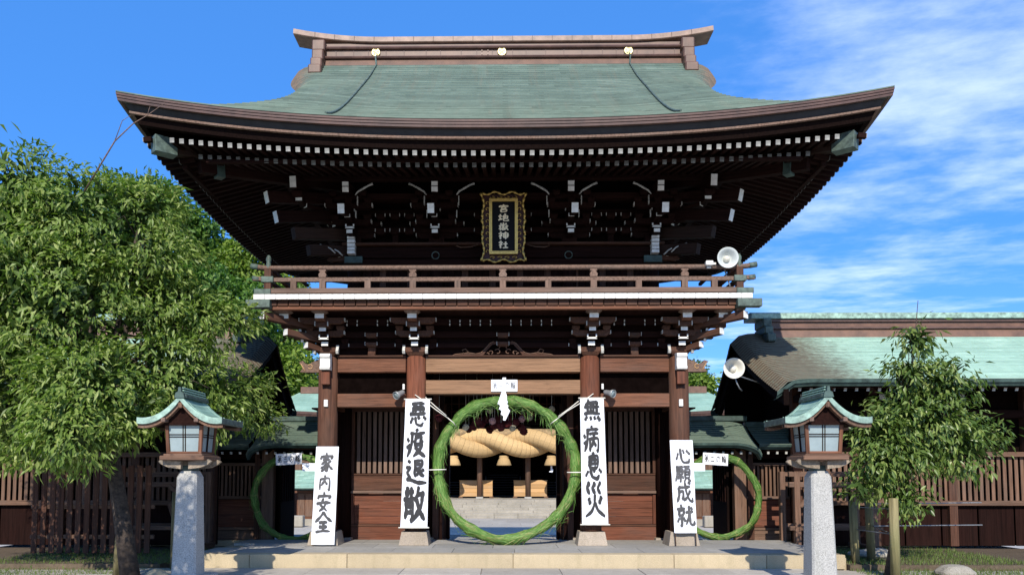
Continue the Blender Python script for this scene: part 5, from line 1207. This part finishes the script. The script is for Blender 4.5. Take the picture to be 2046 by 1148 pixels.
# rear halls seen through the side passages
def rear_building(sx, label):
    H = thing('rear_building', label, 'building', (sx * 12.5, 24.5, -.92)); X = lambda v: sx * v
    a, b_ = sorted((X(9.0), X(11.9))); gable_roof(H, a, b_, 25.2, 23.7, 26.5, 2.15, 1.15, 'roof_green', 14, None, .12, 'copper_dkgreen')
    m = MB(); m.box((X(10.3), 24.6, .0), 2.5, .1, 2.0); m.box((X(11.0), 26.4, 1.6), 8.0, .1, 5.2); m.build('wall', 'wood', H)
    for k in range(20): block(H, 'wall_board', (X(7.2 + k * .4), 26.33, 2.6), .36, .04, 1.5, 'wood_rack', .01)
    for k in range(6): block(H, 'wall_board', (X(9.2 + k * .42), 24.53, .2), .38, .04, 1.3, 'wood_rack', .01)
    beam(H, 'eave_board', (X(6.8), 25.6, 4.2), (X(15), 25.6, 4.2), 1.6, .3, 'copper_dkgreen'); beam(H, 'base_stone', (X(9), 24.5, -.75), (X(12), 24.5, -.75), .4, .35, 'pale_stone')
    block(H, 'entrance_panel', (X(12.6), 24.4, .6), 1.6, .1, 2.9, 'wood_black')
    for k in range(5): block(H, 'shelf', (X(12.6), 24.3, .2 + k * .5), 1.5, .2, .06, 'wood_grey')
    block(H, 'stone_basin', (X(11.2), 22.9, -.6), 1.0, .5, .6, 'pale_stone', .04)
rear_building(1, 'small brown timber building with green pent roof seen through the right passage'); rear_building(-1, 'small brown timber building with green pent roof seen through the left passage')
# main hall beyond the courtyard
H = thing('main_hall', 'main worship hall with stone steps, columns and green copper roof seen through the ring', 'building', (0, 36, -.92))
gable_roof(H, -16.3, 16.3, 39.5, 34.3, 46, 8.2, 5.95, 'roof_green', 30, [(16.3, 1), (-16.3, -1)], .35, 'copper_brown', .5, .9)
block(H, 'ridge', (0, 39.5, 8.35), 31, .6, .55, 'copper_ridge', .05)
steps = 7
for k in range(steps):
    z1 = -.92 + 1.12 * (k + 1) / steps; y0 = 30.9 + k * .42; x = -8.4
    while x < 8.4:
        L = random.uniform(1.5, 2.4); x2 = min(8.4, x + L); block(H, 'step_stone', ((x + x2) / 2, y0 + .6, z1 - .45), x2 - x - .012, 1.2, .9, 'pale_stone', .02); x = x2
m = MB(); m.box((0, 40, -.30), 24, 12, 1.0); m.build('floor_base', 'pale_stone', H)
for i in range(10):
    for j in range(3): block(H, 'floor_slab', (-7.2 + i * 1.6, 34.7 + j * 1.5, .20), 1.585, 1.485, .03, 'pale_stone', .005)
for x in (-6.2, -1.67, 1.78, 6.3):
    block(H, 'column_foot', (x, 36, .27), .50, .50, .14, 'granite', .02); post(H, 'column', (x, 36, .34), (x, 36, 6.0), .19, 'wood_rack', .185, 16)
    beam(H, 'rear_column', (x, 43.5, .2), (x, 43.5, 6.5), .3, .3, 'wood_dark')
m = MB(); m.box((0, 45.4, 3.5), 24, .1, 7); m.box((0, 39, 6.4), 26, 12, .1)
for s in (-1, 1): m.box((s * 11.9, 40, 3.5), .1, 11, 7)
m.build('inner_wall', 'blackness', H)
beam(H, 'front_beam', (-13, 36, 5.7), (13, 36, 5.7), .4, .6, 'wood_dark')
for k in range(9): block(H, 'inner_step', (0, 41.2 - .0 + .25 * k, .3 + .2 * k), 2.4, .26, .05, 'slat_blue', .008)
for s in (-1, 1):
    for k in range(6): block(H, 'inner_step', (s * 4.6, 41.4 + .2 * k, .3 + .2 * k), 2.2, .26, .05, 'slat_blue', .008)
for s in (-1, 1):
    m = MB(); m.box((s * 1.35, 41.2, 1.0), .08, .1, 1.6); m.build('stair_rail', 'slat_blue', H)
def offer_box(x, label):
    t = thing('offering_box', label, 'offering box', (x, 37.5, .21))
    for k in range(4): block(t, 'front_plank', (x, 37.1, .47 + k * .29), 2.38, .08, .283, 'wood_pale', .012)
    for s in (-1, 1): block(t, 'side_panel', (x + s * 1.16, 37.55, .90), .08, .9, 1.15, 'wood_pale', .012); block(t, 'foot', (x + s * 1.12, 37.2, .27), .3, .5, .12, 'wood_rack', .02)
    block(t, 'top_board', (x, 37.55, 1.49), 2.48, .95, .05, 'wood_pale', .012)
offer_box(-1.96, 'pale wooden offering box left of the hall centre behind the column'); offer_box(2.0, 'pale wooden offering box right of the hall centre behind the column')
# giant twisted straw rope
SR = thing('straw_rope', 'giant twisted straw rope hanging across the front of the main hall', 'straw rope', (0, 34.6, 3.7))
def strand(ph, x0, x1):
    m = MB(); n = 170; prev = None
    def c(x): a = ph + (x - .35) * 2 * math.pi / 6.4; return Vector((x, 34.6 + .44 * math.cos(a), 4.10 + .45 * math.sin(a))), a
    def fn(u_, v_):
        x = x0 + (x1 - x0) * u_; p, a = c(x); q, _ = c(x + .05); tg = (q - p).normalized(); n1 = tg.cross(Vector((0, 0, 1))).normalized(); n2 = n1.cross(tg)
        b_ = v_ * 2 * math.pi; rr_ = (.575 - .018 * (abs(math.sin(x * 2 * math.pi / .56 * .5)) < .12)) * (1 - .28 * (abs(x) / 5.4) ** 3); return p + (n1 * math.cos(b_) + n2 * math.sin(b_)) * rr_
    m.grid(fn, n, 22); return m.build('rope_strand', 'straw', SR)
strand(0.4, -5.3, 5.3); strand(0.4 + math.pi, -5.3, 5.3)
m = MB()
for k in range(int(10.4 / .30)):
    x = -5.2 + k * .30
    for ph in (.4, .4 + math.pi):
        a = ph + (x - .35) * 2 * math.pi / 6.4; p = Vector((x, 34.6 + .44 * math.cos(a), 4.10 + .45 * math.sin(a))); r_ = .577 * (1 - .28 * (abs(x) / 5.4) ** 3)
        a2 = ph + (x - .30) * 2 * math.pi / 6.4; q = Vector((x + .05, 34.6 + .44 * math.cos(a2), 4.10 + .45 * math.sin(a2))); tg = (q - p).normalized(); n1 = tg.cross(Vector((0, 0, 1))).normalized(); n2 = n1.cross(tg)
        m.tube([p + (n1 * math.cos(b_) + n2 * math.sin(b_)) * r_ for b_ in np.linspace(0, 2 * math.pi, 18)], .011, 4)
m.build('binding_cords', 'straw_dark', SR, kind='stuff')
m = MB(); m.grid(lambda a, b_: (-5.2 + 10.4 * a, 35.0 + .5 * math.cos(b_ * 6.28), 4.75 + .4 * math.sin(b_ * 6.28)), 30, 12); m.build('backing_bundle', 'straw_dark', SR)
for x, ph in ((-3.45, 0), (.07, 0), (3.38, 0)):
    m = MB(); m.lathe([(.0, 3.98), (.30, 3.96), (.34, 3.86), (.31, 3.78), (.34, 3.76), (.42, 3.6), (.52, 3.32), (.50, 3.28), (0, 3.28)], T((x, 34.5, -.74)), 24); m.build('straw_tassel', 'straw', SR)
sh = MB(); sh.prism([(3.30, 2.56), (3.42, 2.56), (3.42, 2.30), (3.48, 2.28), (3.44, 2.08), (3.22, 2.08), (3.22, 2.16), (3.34, 2.18), (3.30, 2.28)], 34.5, 34.52); sh.build('paper_streamer', 'paper', SR)
# wooden rack by the right hall (ladder-like frame with braces)
def rack(sx, x0, x1, y, label):
    t = thing('timber_rack', label, 'rack', (sx * (x0 + x1) / 2, y, .08)); X = lambda v: sx * v
    for x in (x0, x1):
        for yy in (y, y + .9): block(t, 'rack_post', (X(x), yy, 1.0), .13, .13, 1.85, 'wood_rack'); 
        beam(t, 'rack_foot', (X(x), y - .25, .14), (X(x), y + 1.2, .14), .14, .14, 'wood_rack')
    for z in (1.86, 1.62, .62):
        beam(t, 'rack_rail', (X(x0 - .18), y, z), (X(x1 + .18), y, z), .10, .12 if z > 1 else .1, 'wood_rack'); beam(t, 'rack_rail', (X(x0), y + .9, z), (X(x1), y + .9, z), .09, .1, 'wood_rack')
    beam(t, 'rack_brace', (X(x0 + .06), y - .02, 1.12), (X(x0 + .55), y - .02, 1.60), .08, .10, 'wood_rack'); beam(t, 'rack_brace', (X(x1 - .06), y - .02, 1.12), (X(x1 - .62), y - .02, 1.60), .08, .10, 'wood_rack')
    beam(t, 'rack_brace', (X(x0 + .55), y, 1.2), (X(x0 + .35), y, .62), .1, .1, 'wood_rack')
    for x in (x0, x1): block(t, 'post_cap', (X(x), y, 1.98), .2, .2, .08, 'wood_dark')
    return t
rack(1, 6.78, 8.55, .25, 'brown timber rack with diagonal braces standing behind the right lantern'); rack(-1, 7.2, 8.9, .2, 'brown timber rack standing in the shade behind the left tree')
def stakes(spec):
    for (x, y, h, lean, lb) in spec:
        o = post(None, 'wooden_stake', (x, y, .0), (x + lean, y, h), .085, 'wood_post', .078, 14); tag(o, lb, 'stake', 'round wooden stakes propping the trees')
stakes([(7.08, -1.9, 1.30, -.02, 'mossy wooden stake nearest the right lantern, behind the grass edge'), (7.55, -1.6, 1.36, -.03, 'pale wooden stake between two mossy stakes at the right'), (7.04, -3.5, 1.42, .0, 'tall pale wooden stake in front of the right tree'),
        (-6.95, -3.6, 1.35, .05, 'dark mossy wooden stake left of the shaded lantern'), (-6.45, -2.4, 1.5, 0, 'pale wooden stake behind the left lantern')])
for (y, z, x1) in ((-2.6, .75, 8.2), (-2.6, 1.2, 8.2)):
    m = MB(); m.tube([(7.08, -2.0, z + .0), (7.04, -3.4, z + .02), (7.55, -1.7, z + .05), (x1 + 1.5, -1.8, z + .08)], .012, 5); tag(m.build('wire', 'metal_grey', origin=(6.55, -2, z)), 'thin wire strung between the stakes at the right, ' + ('lower run' if z < 1 else 'upper run'), 'wire')
def boulder(c, r, mat, label, seed):
    bm = bmesh.new(); bmesh.ops.create_icosphere(bm, subdivisions=3, radius=1); rr = random.Random(seed); a = [rr.uniform(0, 6) for _ in range(6)]
    for v in bm.verts:
        k = 1 + .16 * math.sin(v.co.x * 3 + a[0]) + .13 * math.sin(v.co.y * 4 + a[1]) + .1 * math.sin(v.co.z * 5 + a[2]); v.co = Vector((v.co.x * r[0] * k, v.co.y * r[1] * k, v.co.z * r[2] * k))
    me = bpy.data.meshes.new('boulder'); bm.to_mesh(me); bm.free(); me.materials.append(M[mat]); tag(add('boulder', me, None, T(c)), label, 'stone')
boulder((7.85, -1.0, .14), (.42, .3, .16), 'pale_stone', 'pale flat stone on the grass behind the mossy stake', 2); boulder((8.4, -3.0, .05), (.3, .22, .14), 'pale_stone', 'rounded stone at the right edge of the lawn', 6)
boulder((-6.0, -4.0, .06), (.22, .18, .13), 'granite_warm', 'small pale stone beside the foot of the left lantern', 9)
# low fence of dark boards on the left, behind the tree
fb = thing('board_fence', 'low brown board fence behind the left lantern', 'fence', (-8.1, -.9, .08))
for k in range(14): block(fb, 'fence_board', (-10.2 + k * .19, -.9, 1.1), .12, .03, 1.9, 'wood_mid', .004)
for z in (.5, 1.15, 1.95): beam(fb, 'fence_rail', (-10.3, -.86, z), (-7.6, -.86, z), .07, .09, 'wood_rack')
# ================================================================== VEGETATION
def leaf_arrays(cent, dirs, L, Wd, fold=.25, curl=.0, outw=None):
    """numpy leaves: base, left, tip, right (two triangles folded on the midrib)"""
    n = len(cent); up = (np.tile(np.array([0, 0, 1.]), (n, 1)) if outw is None else outw + np.array([0, 0, .5])) + rng.normal(0, .42, (n, 3))
    side = np.cross(dirs, up); side /= np.linalg.norm(side, axis=1)[:, None] + 1e-9; nrm = np.cross(side, dirs)
    L = L[:, None]; Wd = Wd[:, None]; b = cent; tip = cent + dirs * L - np.array([0, 0, 1]) * L * curl
    mid = cent + dirs * L * .45
    l = mid + side * Wd / 2 + nrm * Wd * fold; r = mid - side * Wd / 2 + nrm * Wd * fold
    V = np.stack([b, l, tip, r], 1).reshape(-1, 3); i = np.arange(n) * 4
    F = np.stack([np.stack([i, i + 1, i + 2], 1), np.stack([i, i + 2, i + 3], 1)], 1).reshape(-1, 3); return V, F
def np_mesh(name, V, F, mat):
    me = bpy.data.meshes.new(name); me.vertices.add(len(V)); me.vertices.foreach_set('co', V.astype(np.float32).ravel())
    me.loops.add(F.size); me.loops.foreach_set('vertex_index', F.astype(np.int32).ravel()); me.polygons.add(len(F))
    me.polygons.foreach_set('loop_start', np.arange(0, F.size, F.shape[1], dtype=np.int32)); me.update(calc_edges=True); me.validate(); me.materials.append(M[mat]); return me
def crown_points(blobs, n, shell=.45):
    w_ = np.array([b[3] ** 2 for b in blobs]); idx = rng.choice(len(blobs), n, p=w_ / w_.sum()); B = np.array(blobs)[idx]
    d_ = rng.normal(0, 1, (n, 3)); d_ /= np.linalg.norm(d_, axis=1)[:, None]; rad = B[:, 3:4] * (shell + (1.06 - shell) * rng.random((n, 1)) ** .6)
    return B[:, :3] + d_ * rad * np.array([1, .9, .85]), d_
def leafy_tree(label, base, blobs, nclus, per, L, Wd, leaf, group=None, trunk_r=.16, limbs=True, near_parts=0, droop=.55, name='leafy_tree', spread=.22, trunk_top=None, cat='tree', cull=None, shell=.7, clump=False, inner=None):
    t = thing(name, label, cat, base, group=group)
    P_, D_ = crown_points(blobs, nclus, shell)
    if cull is not None: k = cull(P_); P_, D_ = P_[k], D_[k]
    if clump:
        q = np.sin(P_[:, 0] * 2.6 + 1) * np.sin(P_[:, 1] * 2.2 + .5) + np.sin(P_[:, 2] * 3.1 + P_[:, 0] * 1.3) * .8; k = q > -.8; P_, D_ = P_[k], D_[k]
    nclus = len(P_)
    c = np.repeat(P_, per, 0) + rng.normal(0, spread, (nclus * per, 3)) * np.array([1, 1, .6]); dd = np.repeat(D_, per, 0) * .7 + rng.normal(0, .55, (nclus * per, 3)); dd[:, 2] -= droop; dd /= np.linalg.norm(dd, axis=1)[:, None]
    ow = np.repeat(D_, per, 0)
    n = len(c); ll = L * rng.uniform(.5, 1.35, n); ww = Wd * rng.uniform(.7, 1.25, n)
    o0 = np.array(base)
    if near_parts:
        score = c[:, 1] + 0.0 * c[:, 2]; order = np.argsort(score); vis = order[(c[order, 0] > -9.5)][:near_parts * 4]; pick = rng.choice(vis, min(near_parts, len(vis)), replace=False)
        me = None
        for q in pick:
            V, F = leaf_arrays(np.zeros((1, 3)), dd[q:q + 1], ll[q:q + 1], ww[q:q + 1], .2, .12, ow[q:q + 1]); me = np_mesh('leaf', V, F, leaf); add('leaf', me, t, T(c[q]))
        keep = np.ones(n, bool); keep[pick] = False; c, dd, ll, ww, ow = c[keep], dd[keep], ll[keep], ww[keep], ow[keep]
    V, F = leaf_arrays(c, dd, ll, ww, .2, .12, ow); add('crown', np_mesh('crown', V - o0, F, leaf), t, T(base), kind='stuff')
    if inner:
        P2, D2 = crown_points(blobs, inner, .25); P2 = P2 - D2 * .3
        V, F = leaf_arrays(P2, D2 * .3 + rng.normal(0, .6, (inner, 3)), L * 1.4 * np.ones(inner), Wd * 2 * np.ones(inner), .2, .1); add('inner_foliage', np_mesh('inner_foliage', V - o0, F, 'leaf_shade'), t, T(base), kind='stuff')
    m = MB(); top = Vector(trunk_top) if trunk_top else Vector(np.average(np.array(blobs)[:, :3], axis=0, weights=np.array(blobs)[:, 3]) + [0, 0, .2]); b0 = Vector(base)
    mid = b0.lerp(top, .5) + Vector((random.uniform(-.15, .15), random.uniform(-.1, .1), 0)) * (trunk_r / .16)
    pts = [b0 + Vector((0, 0, -.1)), b0.lerp(mid, .5), mid, mid.lerp(top, .6), top]; m.tube(pts, [trunk_r * 1.25, trunk_r, trunk_r * .85, trunk_r * .6, trunk_r * .25], 10)
    m.build('trunk', 'bark', t)
    if limbs:
        m = MB()
        for b_ in blobs:
            q = Vector(b_[:3]); s = pts[2].lerp(pts[4], random.uniform(0, .8)); mm = s.lerp(q, .5) + Vector((0, 0, random.uniform(-.1, .25) * b_[3])); m.tube([s, mm, q, q + (q - mm) * .5], [trunk_r * .5, trunk_r * .3, trunk_r * .14, .006], 7)
            for k in range(5):
                d_ = Vector(rng.normal(0, 1, 3)).normalized(); m.tube([mm.lerp(q, .4 + .1 * k), q + d_ * b_[3] * .5, q + d_ * b_[3] * .95 + Vector((0, 0, -.1))], [trunk_r * .12, trunk_r * .07, .004], 5)
        m.build('branches', 'bark', t)
    return t
leafy_tree('large cherry tree with drooping leaves over the left lantern', (-6.55, -3.9, .05),
    [(-7.7, -3.7, 6.3, 1.25), (-6.75, -3.5, 5.75, 1.0), (-6.75, -3.5, 6.75, .7), (-7.9, -4, 4.7, 1.55), (-6.3, -3.3, 4.75, .95), (-5.7, -3.0, 4.75, .6), (-5.25, -2.8, 4.85, .38), (-6.1, -3.6, 3.65, 1.0), (-5.45, -3.1, 3.45, .75), (-5.2, -1.9, 3.6, .45), (-5.05, -1.7, 3.05, .38), (-5.5, -3.3, 2.95, .55), (-6.9, -4.6, 3.2, 1.1), (-6.15, -4.6, 2.75, .6), (-9.2, -3.8, 5.5, 1.6), (-9.4, -4, 3.5, 1.6), (-6.9, -5.2, 2.5, .7), (-8.8, -3.9, 6.9, 1.0), (-10.5, -3.6, 5.0, 1.7), (-7.8, -4.4, 2.7, 1.0)],
    2700, 20, .145, .049, 'leaf_cherry', trunk_r=.14, near_parts=300, spread=.12, clump=True, inner=9000)
leafy_tree('glossy leaved young tree staked at the right edge before the hall', (7.1, -3.1, .05),
    [(7.55, -3.0, 3.0, .55), (7.0, -3.2, 2.55, .5), (7.5, -3.1, 2.25, .6), (6.8, -3.3, 2.1, .38), (7.9, -3.0, 2.8, .75), (7.6, -3.1, 3.75, .38), (7.05, -3.1, 1.75, .42), (7.75, -3.1, 4.4, .3), (8.3, -3.0, 3.6, .6), (8.6, -3, 2.4, .7), (7.4, -3.2, 1.4, .35), (6.55, -3.4, 1.55, .2)],
    520, 13, .15, .052, 'leaf_dark', trunk_r=.06, near_parts=250, droop=.75, spread=.13, inner=1800)
# thin twigs reaching up past the roof corner
m = MB()
m.tube([(-7.5, -4.1, 6.9), (-6.9, -4.25, 7.75), (-6.55, -4.3, 8.05), (-6.3, -4.3, 8.2), (-6.0, -4.3, 8.42)], [.016, .012, .010, .007, .004], 6); m.tube([(-6.3, -4.3, 8.2), (-6.28, -4.3, 8.3), (-6.26, -4.3, 8.36)], [.006, .005, .003], 5); m.tube([(-6.9, -4.25, 7.75), (-6.75, -4.3, 8.1), (-6.6, -4.3, 8.2)], [.008, .006, .003], 5)
tr = [o for o in bpy.data.objects if o.name == 'leafy_tree'][0]; m.build('bare_twig', 'wood_grey', tr)
leafy_tree('leafy tree by the camera whose crown shades the left lantern', (-6.9, -11.2, 0), [(-5.45, -10.9, 4.7, .75), (-5.7, -11.0, 5.3, .6), (-6.2, -11, 5.0, .9), (-5.3, -10.7, 4.2, .5)], 420, 10, .15, .05, 'leaf_cherry', trunk_r=.12, spread=.17)
# wooded hillside behind
def hill(x, y): return -1.0 + 26 * smooth(-12, -22, x) * math.exp(-((x + 40) / 28) ** 2 - ((y - 58) / 25) ** 2) + 11 * math.exp(-((x - 60) / 26) ** 2 - ((y - 90) / 30) ** 2)
m = MB(); m.grid(lambda a, b_: (-140 + 300 * a, 27 + 140 * b_, hill(-140 + 300 * a, 27 + 140 * b_) - .05), 60, 40); struct(m.build('hill', 'earth'))
def hill_tree(x, y, h, r, leaf, n, label, group='trees on the hillside behind the gate', L=.5, name='hill_tree', z=None):
    z = hill(x, y) if z is None else z
    bl = [(x + random.uniform(-.45, .45) * r, y + random.uniform(-.45, .45) * r, z + h * random.uniform(.45, .92), r * random.uniform(.38, .62)) for _ in range(9)] + [(x, y, z + h * .7, r * .7)]
    return leafy_tree(label, (x, y, z), bl, n, 6, L, L * .5, leaf, group, .25, False, 0, .25, name, spread=L * .8, trunk_top=(x, y, z + h * .8))
hl = {'leaf_hill': 'dense green tree on the wooded hillside left of the gate', 'leaf_hill2': 'yellow green tree on the wooded hillside left of the gate'}
SKIP = {0, 8, 16, 17, 25, 26, 30, 31, 33, 34, 35, 32, 7, 28, 15, 4, 1, 2, 3}; HT = []
k = 0
for j, yb in enumerate((34, 42, 52, 64)):
    for i in range(9):
        random.seed(100 + k); rng = np.random.default_rng(100 + k)
        x = -14.5 - j * 3.0 - i * (3.2 + .5 * j) + random.uniform(-1, 1); y = yb + random.uniform(-2.5, 2.5); k += 1
        lf = 'leaf_hill2' if (k * 7) % 5 < 2 else 'leaf_hill'
        if k - 1 in SKIP: continue
        HT.append((x / (y + 17), lf)); HT[-1] += (hill_tree(x, y, random.uniform(6.5, 8.5) if j else 7, random.uniform(2.6, 3.5), lf, 620, hl[lf], group='trees on the hillside behind the gate', L=.42 + .05 * j),)
for (x, y, h, r, n, lf, lb) in ((-18.6, 50, 15.6, 2.5, 900, 'leaf_hill2', 'bright bushy conifer above the hall roof left of the gate'), (-22.5, 54, 17.5, 2.8, 800, 'leaf_pine', 'darker conifer farther left behind the hall roof'),
        (17.9, 50, 12.6, 1.7, 900, 'leaf_hill2', 'bright bushy conifer behind the gate beside the cream loudspeaker'), (18.6, 55, 15.2, 1.5, 600, 'leaf_pine', 'narrow darker tree behind the bright conifer right of the gate')):
    hill_tree(x, y, h, r, lf, n, lb, None, .45, 'conifer_tree', -.92)

OR = 'leftmost,second,third,fourth,fifth,sixth,seventh,eighth,ninth,tenth,eleventh,twelfth,thirteenth,fourteenth,fifteenth,sixteenth,seventeenth,eighteenth,nineteenth,twentieth,twenty first,twenty second,twenty third,twenty fourth'.split(',')
for lf, nm_ in (('leaf_hill', 'dense green tree'), ('leaf_hill2', 'yellow green tree')):
    for i, q in enumerate(sorted([q for q in HT if q[1] == lf], key=lambda q: q[0])):
        q[2]['label'] = nm_ + ' on the hillside, ' + OR[i] + (' of its colour' if i == 0 else ' of its colour from the left')
